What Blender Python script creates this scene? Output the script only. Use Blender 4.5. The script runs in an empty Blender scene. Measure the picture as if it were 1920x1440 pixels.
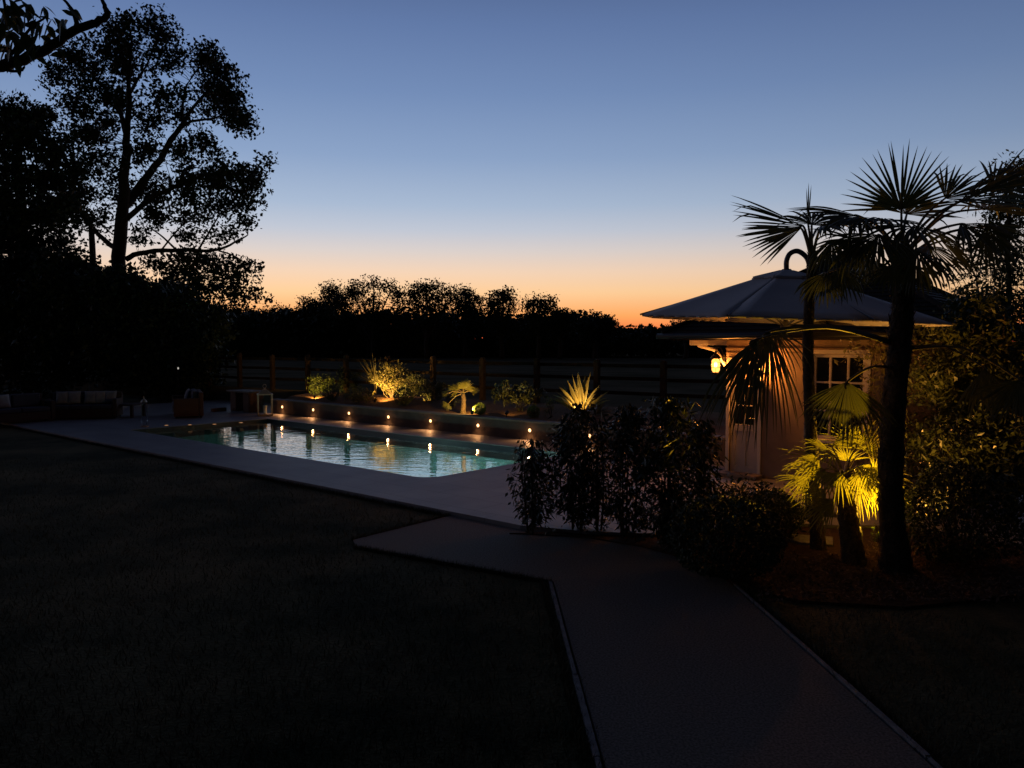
import bpy, math
import numpy as np
from mathutils import Vector, Matrix

sc = bpy.context.scene
C = sc.collection
R = math.radians

# ------------------------------------------------------------------ camera
CAM_H = 2.4
FPX = 1500.0
PITCH = math.atan(80 / 1500)
cam = bpy.data.cameras.new('camera')
cam_o = bpy.data.objects.new('camera', cam)
C.objects.link(cam_o)
cam.sensor_width = 36
cam.lens = 36 * FPX / 1920
cam.clip_start = 0.05
cam.clip_end = 2000
cam_o.location = (0, 0, CAM_H)
cam_o.rotation_euler = (R(90) - PITCH, 0, 0)
sc.camera = cam_o

# ------------------------------------------------------------------ sky
def lin(c):
    return tuple(((v / 255) / 12.92 if v / 255 <= 0.04045 else ((v / 255 + 0.055) / 1.055) ** 2.4) for v in c)

world = bpy.data.worlds.new('World')
sc.world = world
world.use_nodes = True
nt = world.node_tree
N, Lk = nt.nodes, nt.links
bg = N['Background']
tc = N.new('ShaderNodeTexCoord')
sep = N.new('ShaderNodeSeparateXYZ')
Lk.new(tc.outputs['Generated'], sep.inputs[0])
ramp = N.new('ShaderNodeValToRGB')
Lk.new(sep.outputs['Z'], ramp.inputs[0])
stops = [(0.000, (226, 92, 58)), (0.012, (250, 120, 66)), (0.032, (254, 170, 98)), (0.060, (250, 202, 150)),
         (0.085, (238, 206, 178)), (0.110, (214, 203, 198)), (0.135, (188, 194, 207)), (0.165, (164, 181, 205)),
         (0.22, (136, 159, 194)), (0.29, (113, 138, 180)), (0.36, (96, 120, 165)), (0.46, (66, 84, 124)),
         (0.65, (40, 48, 74)), (1.0, (27, 29, 42))]
el = ramp.color_ramp.elements
while len(el) < len(stops):
    el.new(0.5)
for e, (p, c) in zip(el, stops):
    e.position = p
    e.color = lin(c) + (1,)
# the sky is brightest over the sunset and dim on the eastern side
dot = N.new('ShaderNodeVectorMath'); dot.operation = 'DOT_PRODUCT'
Lk.new(tc.outputs['Generated'], dot.inputs[0])
dot.inputs[1].default_value = (-0.28, 0.96, 0)
mr = N.new('ShaderNodeMapRange')
Lk.new(dot.outputs['Value'], mr.inputs[0])
mr.inputs[1].default_value = -0.45
mr.inputs[2].default_value = 1.0
mr.inputs[3].default_value = 0.03
mr.inputs[4].default_value = 1.08
mul = N.new('ShaderNodeMix'); mul.data_type = 'RGBA'; mul.blend_type = 'MULTIPLY'
mul.inputs[0].default_value = 1.0
# away from the sunset the horizon is a dull blue grey, not orange
dusk = N.new('ShaderNodeValToRGB')
de = dusk.color_ramp.elements
de[0].position = 0.0; de[0].color = lin((104, 104, 122)) + (1,)
de[1].position = 1.0; de[1].color = lin((27, 29, 42)) + (1,)
e_ = de.new(0.35); e_.color = lin((92, 104, 140)) + (1,)
Lk.new(sep.outputs['Z'], dusk.inputs[0])
az = N.new('ShaderNodeMapRange'); az.interpolation_type = 'SMOOTHSTEP'
Lk.new(dot.outputs['Value'], az.inputs[0])
az.inputs[1].default_value = -0.05; az.inputs[2].default_value = 0.58
side = N.new('ShaderNodeMix'); side.data_type = 'RGBA'
Lk.new(az.outputs[0], side.inputs[0]); Lk.new(dusk.outputs[0], side.inputs[6]); Lk.new(ramp.outputs[0], side.inputs[7])
Lk.new(side.outputs[2], mul.inputs[6])
low = N.new('ShaderNodeMapRange')           # below the horizon the sky ends
Lk.new(sep.outputs['Z'], low.inputs[0])
low.inputs[1].default_value = -0.03
low.inputs[2].default_value = -0.004
low.inputs[3].default_value = 0.01
low.inputs[4].default_value = 1.0
m2 = N.new('ShaderNodeMath'); m2.operation = 'MULTIPLY'
Lk.new(mr.outputs[0], m2.inputs[0]); Lk.new(low.outputs[0], m2.inputs[1])
Lk.new(m2.outputs[0], mul.inputs[7])
sky = N.new('ShaderNodeTexSky')
sky.sky_type = 'NISHITA'
sky.sun_disc = False
sky.sun_elevation = R(-4.0)
sky.sun_rotation = R(-16)
add = N.new('ShaderNodeMix'); add.data_type = 'RGBA'; add.blend_type = 'ADD'
add.inputs[0].default_value = 0.04
Lk.new(mul.outputs[2], add.inputs[6])
Lk.new(sky.outputs[0], add.inputs[7])
Lk.new(add.outputs[2], bg.inputs[0])
bg.inputs[1].default_value = 1.0

sc.view_settings.view_transform = 'Standard'
sc.view_settings.look = 'None'
sc.view_settings.exposure = 0
sc.view_settings.gamma = 1
sc.render.engine = 'CYCLES'
cy = sc.cycles
cy.use_denoising = True
try:
    cy.denoiser = 'OPENIMAGEDENOISE'
except Exception:
    pass
cy.max_bounces = 6
cy.diffuse_bounces = 3
cy.glossy_bounces = 4
cy.transparent_max_bounces = 12
cy.sample_clamp_indirect = 3
cy.caustics_reflective = False
cy.caustics_refractive = False

# ------------------------------------------------------------------ points
fwd = np.array((0, math.cos(PITCH), -math.sin(PITCH)))
upv = np.array((0, math.sin(PITCH), math.cos(PITCH)))
rgt = np.array((1.0, 0, 0))
EYE = np.array((0, 0, CAM_H))

def ray(px, py):
    return fwd + rgt * ((px - 960) / FPX) - upv * ((py - 720) / FPX)

def P(px, py, d):
    """measured point of the photograph, d metres in front of the camera"""
    r = ray(px, py)
    return EYE + r * (d / r[1])

def G(px, py, z=0.0):
    """measured point of the photograph lying at height z"""
    r = ray(px, py)
    return EYE + r * ((z - CAM_H) / r[2])

# pool frame: origin at the pool's near corner, U along its long side, V across
O = np.array((-1.45, 13.6, 0.0))
U = np.array((0.755, -0.655, 0.0)); U /= np.linalg.norm(U)
V = np.array((-U[1], U[0], 0.0))
Z = np.array((0, 0, 1.0))

def W(u, v, z=0.0):
    return O + U * u + V * v + Z * z

rng = np.random.default_rng(11)
def rnd(a, b):
    return float(rng.uniform(a, b))

# ------------------------------------------------------------------ materials
MATS = {}
def mat(name, color, rough=0.7, metal=0.0, var=0.0, scale=4.0, color2=None, bump=0.0, bscale=30.0, spec=0.5,
        emit=None, estr=0.0, transl=0.0, detail=4.0):
    if name in MATS:
        return MATS[name]
    m = bpy.data.materials.new(name)
    m.use_nodes = True
    t = m.node_tree
    b = t.nodes['Principled BSDF']
    b.inputs['Base Color'].default_value = tuple(color) + (1,)
    b.inputs['Roughness'].default_value = rough
    b.inputs['Metallic'].default_value = metal
    b.inputs['Specular IOR Level'].default_value = spec
    geo = t.nodes.new('ShaderNodeNewGeometry')
    if color2 is not None or var:
        c2 = color2 if color2 is not None else tuple(max(0, v * (1 - var)) for v in color)
        n = t.nodes.new('ShaderNodeTexNoise')
        n.inputs['Scale'].default_value = scale
        n.inputs['Detail'].default_value = detail
        t.links.new(geo.outputs['Position'], n.inputs['Vector'])
        mp = t.nodes.new('ShaderNodeMapRange')
        mp.inputs[1].default_value = 0.35; mp.inputs[2].default_value = 0.65
        t.links.new(n.outputs[0], mp.inputs[0])
        mx = t.nodes.new('ShaderNodeMix'); mx.data_type = 'RGBA'
        mx.inputs[6].default_value = tuple(color) + (1,)
        mx.inputs[7].default_value = tuple(c2) + (1,)
        t.links.new(mp.outputs[0], mx.inputs[0])
        t.links.new(mx.outputs[2], b.inputs['Base Color'])
    if bump:
        n2 = t.nodes.new('ShaderNodeTexNoise')
        n2.inputs['Scale'].default_value = bscale
        n2.inputs['Detail'].default_value = 6
        t.links.new(geo.outputs['Position'], n2.inputs['Vector'])
        bp = t.nodes.new('ShaderNodeBump')
        bp.inputs['Strength'].default_value = bump
        bp.inputs['Distance'].default_value = 0.02
        t.links.new(n2.outputs[0], bp.inputs['Height'])
        t.links.new(bp.outputs[0], b.inputs['Normal'])
    if emit:
        b.inputs['Emission Color'].default_value = tuple(emit) + (1,)
        b.inputs['Emission Strength'].default_value = estr
    if transl:
        tr = t.nodes.new('ShaderNodeBsdfTranslucent')
        tr.inputs[0].default_value = tuple(min(1, v * 1.4) for v in color) + (1,)
        ms = t.nodes.new('ShaderNodeMixShader')
        ms.inputs[0].default_value = transl
        t.links.new(b.outputs[0], ms.inputs[1])
        t.links.new(tr.outputs[0], ms.inputs[2])
        t.links.new(ms.outputs[0], t.nodes['Material Output'].inputs[0])
    MATS[name] = m
    return m

M_leaf_oak = mat('oak_leaf', (0.030, 0.050, 0.016), 0.6, color2=(0.05, 0.07, 0.02), scale=0.7)
M_leaf_dark = mat('dark_leaf', (0.022, 0.040, 0.014), 0.6, color2=(0.04, 0.06, 0.02), scale=1.5)
M_leaf_far = mat('far_leaf', (0.03, 0.045, 0.018), 0.7, color2=(0.05, 0.06, 0.02), scale=0.2)
M_leaf_gloss = mat('glossy_leaf', (0.026, 0.038, 0.013), 0.32, color2=(0.045, 0.056, 0.018), scale=6)
M_leaf_olive = mat('olive_leaf', (0.10, 0.095, 0.03), 0.55, color2=(0.15, 0.125, 0.045), scale=7, transl=0.3)
M_leaf_lime = mat('lime_leaf', (0.10, 0.15, 0.03), 0.5, color2=(0.13, 0.16, 0.04), scale=8, transl=0.3)
M_leaf_magn = mat('broad_leaf', (0.07, 0.09, 0.03), 0.45, color2=(0.10, 0.10, 0.04), scale=6)
M_leaf_near = mat('walnut_leaf', (0.035, 0.055, 0.018), 0.45, color2=(0.05, 0.07, 0.02), scale=8, transl=0.2)
M_leaf_bamboo = mat('bamboo_leaf', (0.055, 0.075, 0.022), 0.45, color2=(0.09, 0.10, 0.03), scale=5, transl=0.2)
M_leaf_climb = mat('climber_leaf', (0.10, 0.10, 0.035), 0.5, color2=(0.16, 0.13, 0.05), scale=9, transl=0.2)
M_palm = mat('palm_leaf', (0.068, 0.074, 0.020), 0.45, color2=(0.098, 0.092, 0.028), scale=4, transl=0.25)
M_palm_lit = mat('palm_leaf_lit', (0.18, 0.18, 0.030), 0.45, color2=(0.23, 0.20, 0.035), scale=6, transl=0.5)  # brighter copy of the palm leaf, uplight glow put into its colour
M_sword = mat('sword_leaf', (0.14, 0.125, 0.05), 0.4, color2=(0.19, 0.155, 0.06), scale=5, transl=0.2)
M_bark = mat('bark', (0.055, 0.042, 0.032), 0.9, color2=(0.09, 0.07, 0.05), scale=9, bump=0.8, bscale=25)
M_bark_pale = mat('pale_bark', (0.22, 0.17, 0.12), 0.85, color2=(0.14, 0.10, 0.07), scale=20)
M_palm_trunk = mat('palm_fibre', (0.060, 0.038, 0.022), 0.95, color2=(0.11, 0.075, 0.045), scale=22, bump=1.0, bscale=60)
M_petiole = mat('petiole', (0.16, 0.14, 0.06), 0.5, color2=(0.2, 0.13, 0.06), scale=5)
M_post = mat('fence_wood', (0.070, 0.042, 0.025), 0.9, spec=0.1, color2=(0.04, 0.027, 0.018), scale=8, bump=0.5, bscale=40)
M_rail = mat('fence_rail_wood', (0.030, 0.021, 0.014), 0.95, spec=0.05, color2=(0.02, 0.015, 0.01), scale=8)
M_wall = mat('dark_render', (0.13, 0.10, 0.085), 0.9, color2=(0.09, 0.07, 0.06), scale=3, bump=0.5, bscale=45)
M_cope = mat('stone_coping', (0.23, 0.185, 0.15), 0.75, color2=(0.17, 0.135, 0.11), scale=5, bump=0.2, bscale=40)
M_bronze = mat('bronze_metal', (0.10, 0.07, 0.05), 0.4, 0.8)
M_black = mat('black_metal', (0.02, 0.02, 0.02), 0.45, 0.6)
M_steel = mat('brushed_steel', (0.5, 0.47, 0.43), 0.35, 0.9)
M_soil = mat('bark_mulch', (0.055, 0.030, 0.019), 0.95, spec=0.1, color2=(0.09, 0.05, 0.03), scale=28, bump=1.0, bscale=50)
M_bedsoil = mat('bed_soil', (0.16, 0.085, 0.048), 0.95, spec=0.1, color2=(0.24, 0.135, 0.075), scale=25, bump=1.0, bscale=50)
M_field = mat('dry_field_grass', (0.17, 0.135, 0.09), 1.0, spec=0.0, color2=(0.09, 0.08, 0.05), scale=0.35, bump=0.6, bscale=6)
M_canvas = mat('parasol_canvas', (0.60, 0.57, 0.57), 0.9, color2=(0.53, 0.51, 0.52), scale=2, bump=0.15, bscale=200)
M_mast = mat('grey_mast', (0.10, 0.10, 0.11), 0.4, 0.7)
M_render = mat('cream_render', (0.25, 0.185, 0.15), 0.85, color2=(0.21, 0.15, 0.12), scale=4, bump=0.25, bscale=60)
M_brick = mat('flint_wall', (0.40, 0.30, 0.20), 0.85, color2=(0.22, 0.15, 0.10), scale=9, bump=0.8, bscale=16)
M_white = mat('white_paint', (0.66, 0.62, 0.60), 0.5, var=0.12, scale=3)
M_greyp = mat('pale_paint', (0.48, 0.45, 0.46), 0.55, var=0.12, scale=3)
M_tiles = mat('roof_slate', (0.026, 0.022, 0.022), 0.8, spec=0.2, color2=(0.04, 0.032, 0.03), scale=12, bump=0.6, bscale=18)
M_wicker = mat('wicker', (0.055, 0.035, 0.026), 0.7, color2=(0.09, 0.055, 0.038), scale=60, bump=0.8, bscale=80)
M_wick2 = mat('brown_panel', (0.15, 0.065, 0.038), 0.7, color2=(0.11, 0.05, 0.03), scale=40, bump=0.5, bscale=80)
M_fab_navy = mat('navy_fabric', (0.07, 0.075, 0.11), 0.9, var=0.2, scale=10)
M_fab_pale = mat('pale_fabric', (0.42, 0.42, 0.44), 0.9, var=0.25, scale=9)
M_candle = mat('candle_wax', (0.7, 0.62, 0.5), 0.6)
M_metal_grey = mat('worn_metal_frame', (0.45, 0.36, 0.28), 0.45, 0.5)

def node_mat(name):
    m = bpy.data.materials.new(name); m.use_nodes = True
    return m, m.node_tree.nodes, m.node_tree.links

def glass_mat(name, fac=0.75, tint=(1, 1, 1)):
    m, n, l = node_mat(name)
    n.remove(n['Principled BSDF'])
    a = n.new('ShaderNodeBsdfTransparent'); a.inputs[0].default_value = tuple(tint) + (1,)
    g = n.new('ShaderNodeBsdfGlossy'); g.inputs['Roughness'].default_value = 0.03
    f = n.new('ShaderNodeFresnel'); f.inputs[0].default_value = 1.2
    x = n.new('ShaderNodeMixShader')
    l.new(f.outputs[0], x.inputs[0]); l.new(a.outputs[0], x.inputs[1]); l.new(g.outputs[0], x.inputs[2])
    l.new(x.outputs[0], n['Material Output'].inputs[0])
    return m

M_glass = glass_mat('clear_glass', tint=(.96, .96, .96))
M_winglass = mat('dark_window_glass', (0.012, 0.012, 0.014), 0.06, spec=0.5)

def glow_glass(name, col, s):
    m, n, l = node_mat(name)
    n.remove(n['Principled BSDF'])
    a = n.new('ShaderNodeBsdfTransparent'); a.inputs[0].default_value = (1, 0.85, 0.6, 1)
    e = n.new('ShaderNodeEmission'); e.inputs[0].default_value = tuple(col) + (1,); e.inputs[1].default_value = s
    x = n.new('ShaderNodeAddShader')
    l.new(a.outputs[0], x.inputs[0]); l.new(e.outputs[0], x.inputs[1])
    l.new(x.outputs[0], n['Material Output'].inputs[0])
    return m

M_lantern_glass = glow_glass('lit_lantern_glass', (1.0, 0.44, 0.09), 1.5)

def emis(name, col, s):
    m, n, l = node_mat(name)
    n.remove(n['Principled BSDF'])
    e = n.new('ShaderNodeEmission'); e.inputs[0].default_value = tuple(col) + (1,); e.inputs[1].default_value = s
    l.new(e.outputs[0], n['Material Output'].inputs[0])
    return m

M_lens = emis('lit_lens', (1.0, 0.52, 0.20), 4.5)
M_lens_dim = emis('dim_lit_lens', (1.0, 0.50, 0.22), 0.45)
M_lens_far = emis('far_lamp_glow', (0.9, 0.85, 0.75), 0.5)
M_spot_lens = emis('uplight_lens', (1.0, 0.66, 0.2), 6.0)

def lawn_mat():
    m, n, l = node_mat('lawn_turf')
    b = n['Principled BSDF']; b.inputs['Roughness'].default_value = 0.95
    b.inputs['Specular IOR Level'].default_value = 0.1
    g = n.new('ShaderNodeNewGeometry')
    a = n.new('ShaderNodeTexNoise'); a.inputs['Scale'].default_value = 0.45; a.inputs['Detail'].default_value = 8
    a.inputs['Roughness'].default_value = 0.65
    l.new(g.outputs['Position'], a.inputs['Vector'])
    r = n.new('ShaderNodeValToRGB')
    e = r.color_ramp.elements
    e[0].position = 0.40; e[0].color = (0.022, 0.033, 0.010, 1)
    e[1].position = 0.61; e[1].color = (0.19, 0.155, 0.075, 1)
    l.new(a.outputs[0], r.inputs[0])
    c = n.new('ShaderNodeTexNoise'); c.inputs['Scale'].default_value = 35; c.inputs['Detail'].default_value = 4
    l.new(g.outputs['Position'], c.inputs['Vector'])
    x = n.new('ShaderNodeMix'); x.data_type = 'RGBA'; x.blend_type = 'MULTIPLY'; x.inputs[0].default_value = 0.7
    l.new(r.outputs[0], x.inputs[6]); l.new(c.outputs[0], x.inputs[7])
    l.new(x.outputs[2], b.inputs['Base Color'])
    bp = n.new('ShaderNodeBump'); bp.inputs['Strength'].default_value = 0.9; bp.inputs['Distance'].default_value = 0.03
    l.new(c.outputs[0], bp.inputs['Height']); l.new(bp.outputs[0], b.inputs['Normal'])
    return m
M_lawn = lawn_mat()

def deck_mat():
    m, n, l = node_mat('porcelain_paving')
    b = n['Principled BSDF']; b.inputs['Roughness'].default_value = 0.55
    b.inputs['Specular IOR Level'].default_value = 0.35
    tcx = n.new('ShaderNodeTexCoord')
    mp = n.new('ShaderNodeMapping'); mp.inputs['Rotation'].default_value = (0, 0, math.atan2(-U[1], U[0]))
    l.new(tcx.outputs['Object'], mp.inputs[0])
    br = n.new('ShaderNodeTexBrick')
    br.inputs['Scale'].default_value = 1.0
    br.inputs['Brick Width'].default_value = 0.9; br.inputs['Row Height'].default_value = 0.6
    br.inputs['Mortar Size'].default_value = 0.004
    br.inputs['Color1'].default_value = (0.30, 0.28, 0.28, 1)
    br.inputs['Color2'].default_value = (0.27, 0.255, 0.26, 1)
    br.inputs['Mortar'].default_value = (0.12, 0.11, 0.11, 1)
    l.new(mp.outputs[0], br.inputs['Vector'])
    nz = n.new('ShaderNodeTexNoise'); nz.inputs['Scale'].default_value = 1.3; nz.inputs['Detail'].default_value = 8
    l.new(tcx.outputs['Object'], nz.inputs['Vector'])
    mr_ = n.new('ShaderNodeMapRange'); mr_.inputs[1].default_value = 0.3; mr_.inputs[2].default_value = 0.7
    mr_.inputs[3].default_value = 0.82; mr_.inputs[4].default_value = 1.08
    l.new(nz.outputs[0], mr_.inputs[0])
    x = n.new('ShaderNodeMix'); x.data_type = 'RGBA'; x.blend_type = 'MULTIPLY'; x.inputs[0].default_value = 1
    l.new(br.outputs[0], x.inputs[6]); l.new(mr_.outputs[0], x.inputs[7])
    l.new(x.outputs[2], b.inputs['Base Color'])
    n2 = n.new('ShaderNodeTexNoise'); n2.inputs['Scale'].default_value = 9; n2.inputs['Detail'].default_value = 6
    l.new(tcx.outputs['Object'], n2.inputs['Vector'])
    bp = n.new('ShaderNodeBump'); bp.inputs['Strength'].default_value = 0.25; bp.inputs['Distance'].default_value = 0.01
    l.new(n2.outputs[0], bp.inputs['Height']); l.new(bp.outputs[0], b.inputs['Normal'])
    return m
M_deck = deck_mat()
M_path = mat('resin_gravel', (0.22, 0.188, 0.160), 0.85, color2=(0.085, 0.072, 0.062), scale=60, bump=0.8, bscale=110, detail=2)
M_edge = mat('granite_setts', (0.24, 0.23, 0.23), 0.8, color2=(0.15, 0.14, 0.14), scale=14, bump=0.5, bscale=50)

def pool_mat():
    m, n, l = node_mat('pool_liner')
    b = n['Principled BSDF']; b.inputs['Roughness'].default_value = 0.5
    g = n.new('ShaderNodeNewGeometry')
    a = n.new('ShaderNodeTexNoise'); a.inputs['Scale'].default_value = 2.5
    l.new(g.outputs['Position'], a.inputs['Vector'])
    r = n.new('ShaderNodeValToRGB')
    r.color_ramp.elements[0].color = (0.24, 0.46, 0.46, 1); r.color_ramp.elements[1].color = (0.32, 0.56, 0.55, 1)
    l.new(a.outputs[0], r.inputs[0]); l.new(r.outputs[0], b.inputs['Base Color'])
    return m
M_liner = pool_mat()
M_tileband = mat('waterline_tile', (0.022, 0.024, 0.036), 0.3, var=0.3, scale=10)

def water_mat():
    m, n, l = node_mat('pool_water')
    n.remove(n['Principled BSDF'])
    tcx = n.new('ShaderNodeTexCoord')
    mp = n.new('ShaderNodeMapping')
    mp.inputs['Rotation'].default_value = (0, 0, R(8))
    mp.inputs['Scale'].default_value = (1.0, 2.2, 1.0)
    l.new(tcx.outputs['Object'], mp.inputs[0])
    a = n.new('ShaderNodeTexNoise'); a.inputs['Scale'].default_value = 1.9; a.inputs['Detail'].default_value = 2.5
    a.inputs['Roughness'].default_value = 0.45
    l.new(mp.outputs[0], a.inputs['Vector'])
    bp = n.new('ShaderNodeBump'); bp.inputs['Strength'].default_value = 0.32; bp.inputs['Distance'].default_value = 0.025
    l.new(a.outputs[0], bp.inputs['Height'])
    t = n.new('ShaderNodeBsdfTransparent'); t.inputs[0].default_value = (0.70, 0.92, 0.88, 1)
    g = n.new('ShaderNodeBsdfGlossy'); g.inputs['Roughness'].default_value = 0.015
    lw = n.new('ShaderNodeLayerWeight'); lw.inputs[0].default_value = 0.5
    f = n.new('ShaderNodeMath'); f.operation = 'POWER'; f.inputs[1].default_value = 1.7
    l.new(lw.outputs['Facing'], f.inputs[0])
    l.new(bp.outputs[0], g.inputs['Normal']); l.new(bp.outputs[0], lw.inputs['Normal'])
    x = n.new('ShaderNodeMixShader')
    l.new(f.outputs[0], x.inputs[0]); l.new(t.outputs[0], x.inputs[1]); l.new(g.outputs[0], x.inputs[2])
    l.new(x.outputs[0], n['Material Output'].inputs[0])
    return m
M_water = water_mat()

# ------------------------------------------------------------------ mesh building
def unit(v):
    v = np.asarray(v, float)
    return v / (np.linalg.norm(v) + 1e-12)

class MB:
    """collects shapes and links them as one mesh object"""
    def __init__(self):
        self.v = []; self.f = []; self.n = 0
        self.arr = []            # (verts Nx3, faces Mx3 or Mx4)
    def add(self, verts, faces):
        k = self.n
        self.v.extend([tuple(map(float, p)) for p in verts])
        self.f.extend([tuple(i + k for i in fc) for fc in faces])
        self.n += len(verts)
    def box(self, c, a, b, h):
        """box centred at c with half axes a, b, h (vectors)"""
        c, a, b, h = map(np.asarray, (c, a, b, h))
        vs = [c + sx * a + sy * b + sz * h for sz in (-1, 1) for sy in (-1, 1) for sx in (-1, 1)]
        self.add(vs, [(0, 2, 3, 1), (4, 5, 7, 6), (0, 1, 5, 4), (2, 6, 7, 3), (0, 4, 6, 2), (1, 3, 7, 5)])
    def abox(self, x0, x1, y0, y1, z0, z1, F=None):
        """box in a frame F = (origin, X, Y); world axes by default"""
        o, X, Y = F if F else (np.zeros(3), np.array((1., 0, 0)), np.array((0, 1., 0)))
        self.box(o + X * (x0 + x1) / 2 + Y * (y0 + y1) / 2 + Z * (z0 + z1) / 2, X * (x1 - x0) / 2, Y * (y1 - y0) / 2, Z * (z1 - z0) / 2)
    def tube(self, pts, rad, n=6, cap=True):
        pts = [np.asarray(p, float) for p in pts]
        if not hasattr(rad, '__len__'):
            rad = [rad] * len(pts)
        vs, fs = [], []
        ref = np.array((0.31, 0.17, 0.93))
        for i, p in enumerate(pts):
            t = unit(pts[min(i + 1, len(pts) - 1)] - pts[max(i - 1, 0)])
            a = np.cross(t, ref)
            if np.linalg.norm(a) < 0.15:
                a = np.cross(t, np.array((1., 0, 0)))
            a = unit(a); b = np.cross(t, a)
            for k in range(n):
                q = 2 * math.pi * k / n
                vs.append(p + (a * math.cos(q) + b * math.sin(q)) * rad[i])
        for i in range(len(pts) - 1):
            for k in range(n):
                k2 = (k + 1) % n
                fs.append((i * n + k, i * n + k2, (i + 1) * n + k2, (i + 1) * n + k))
        if cap:
            fs.append(tuple(range(n - 1, -1, -1)))
            fs.append(tuple((len(pts) - 1) * n + k for k in range(n)))
        self.add(vs, fs)
    def lathe(self, c, prof, n=16, axis=None):
        """profile of (radius, height) turned round a vertical axis at c"""
        c = np.asarray(c, float)
        if axis is None:
            A, B, D = np.array((1., 0, 0)), np.array((0, 1., 0)), Z
        else:
            D = unit(axis); A = unit(np.cross(D, (0.3, 0.2, 0.93))); B = np.cross(D, A)
        vs, fs = [], []
        for r_, h in prof:
            for k in range(n):
                q = 2 * math.pi * k / n
                vs.append(c + (A * math.cos(q) + B * math.sin(q)) * r_ + D * h)
        for i in range(len(prof) - 1):
            for k in range(n):
                k2 = (k + 1) % n
                fs.append((i * n + k, i * n + k2, (i + 1) * n + k2, (i + 1) * n + k))
        fs.append(tuple(range(n - 1, -1, -1)))
        fs.append(tuple((len(prof) - 1) * n + k for k in range(n)))
        self.add(vs, fs)
    def quads(self, vs, fs):
        self.arr.append((np.asarray(vs, float).reshape(-1, 3), np.asarray(fs, int)))
    def prism(self, poly, z0, z1):
        """flat polygon (list of xy) between two heights"""
        n = len(poly)
        vs = [(p[0], p[1], z0) for p in poly] + [(p[0], p[1], z1) for p in poly]
        area = sum(poly[i][0] * poly[(i + 1) % n][1] - poly[(i + 1) % n][0] * poly[i][1] for i in range(n))
        top = tuple(range(n, 2 * n)); bot = tuple(range(n - 1, -1, -1))
        side = [(i, (i + 1) % n, n + (i + 1) % n, n + i) for i in range(n)]
        if area < 0:
            top = top[::-1]; bot = bot[::-1]; side = [s[::-1] for s in side]
        self.add(vs, [top, bot] + side)
    def build(self, name, m, parent=None, smooth=False, bevel=0.0):
        vs = np.array(self.v, float).reshape(-1, 3)
        fs = list(self.f)
        allv = [vs]; k = len(vs)
        loops = [np.array([i for f in fs for i in f], int)]
        sizes = [np.array([len(f) for f in fs], int)]
        for av, af in self.arr:
            allv.append(av)
            loops.append((af + k).ravel()); sizes.append(np.full(len(af), af.shape[1], int))
            k += len(av)
        vs = np.concatenate(allv); loops = np.concatenate(loops); sizes = np.concatenate(sizes)
        if parent is None:
            lo, hi = vs.min(0), vs.max(0)
            org = np.array(((lo[0] + hi[0]) / 2, (lo[1] + hi[1]) / 2, lo[2]))
        else:
            top = parent
            org = np.array(top.location)
            while top.parent:
                top = top.parent
                org = org + np.array(top.location)
        vs = vs - org
        me = bpy.data.meshes.new(name)
        me.vertices.add(len(vs)); me.vertices.foreach_set('co', vs.astype(np.float32).ravel())
        me.loops.add(len(loops)); me.loops.foreach_set('vertex_index', loops.astype(np.int32))
        me.polygons.add(len(sizes))
        me.polygons.foreach_set('loop_start', np.concatenate(([0], np.cumsum(sizes)[:-1])).astype(np.int32))
        me.polygons.foreach_set('loop_total', sizes.astype(np.int32))
        me.polygons.foreach_set('use_smooth', np.full(len(sizes), bool(smooth)))
        me.update(calc_edges=True)
        me.validate()
        me.materials.append(m)
        o = bpy.data.objects.new(name, me)
        C.objects.link(o)
        if parent is None:
            o.location = org
        else:
            o.parent = parent
        if bevel:
            md = o.modifiers.new('bevel', 'BEVEL'); md.width = bevel; md.segments = 2; md.limit_method = 'ANGLE'
        return o

def tag(o, label, cat, group=None, kind=None):
    o['label'] = label
    o['category'] = cat
    if group: o['group'] = group
    if kind: o['kind'] = kind
    return o

def struct(o):
    o['kind'] = 'structure'
    return o

def thing(name, label, cat, loc, group=None):
    o = bpy.data.objects.new(name, None)
    C.objects.link(o)
    o.location = tuple(map(float, loc))
    o.empty_display_size = 0.2
    return tag(o, label, cat, group)

def lamp(name, kind, loc, energy, color, parent=None, radius=0.03, aim=None, spot=90, blend=0.6):
    d = bpy.data.lights.new(name, kind)
    d.energy = energy; d.color = color
    if kind != 'AREA':
        d.shadow_soft_size = radius
    if kind == 'SPOT':
        d.spot_size = R(spot); d.spot_blend = blend
    o = bpy.data.objects.new(name, d)
    C.objects.link(o)
    loc = np.asarray(loc, float)
    if aim is not None:
        dv = Vector(unit(np.asarray(aim) - loc))
        o.rotation_euler = dv.to_track_quat('-Z', 'Y').to_euler()
    if parent is not None:
        o.parent = parent
        loc = loc - np.array(parent.location)
    o.location = tuple(loc)
    return o

# ---- foliage
def rand_dirs(n):
    d = rng.normal(size=(n, 3))
    return d / np.linalg.norm(d, axis=1, keepdims=True)

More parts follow.
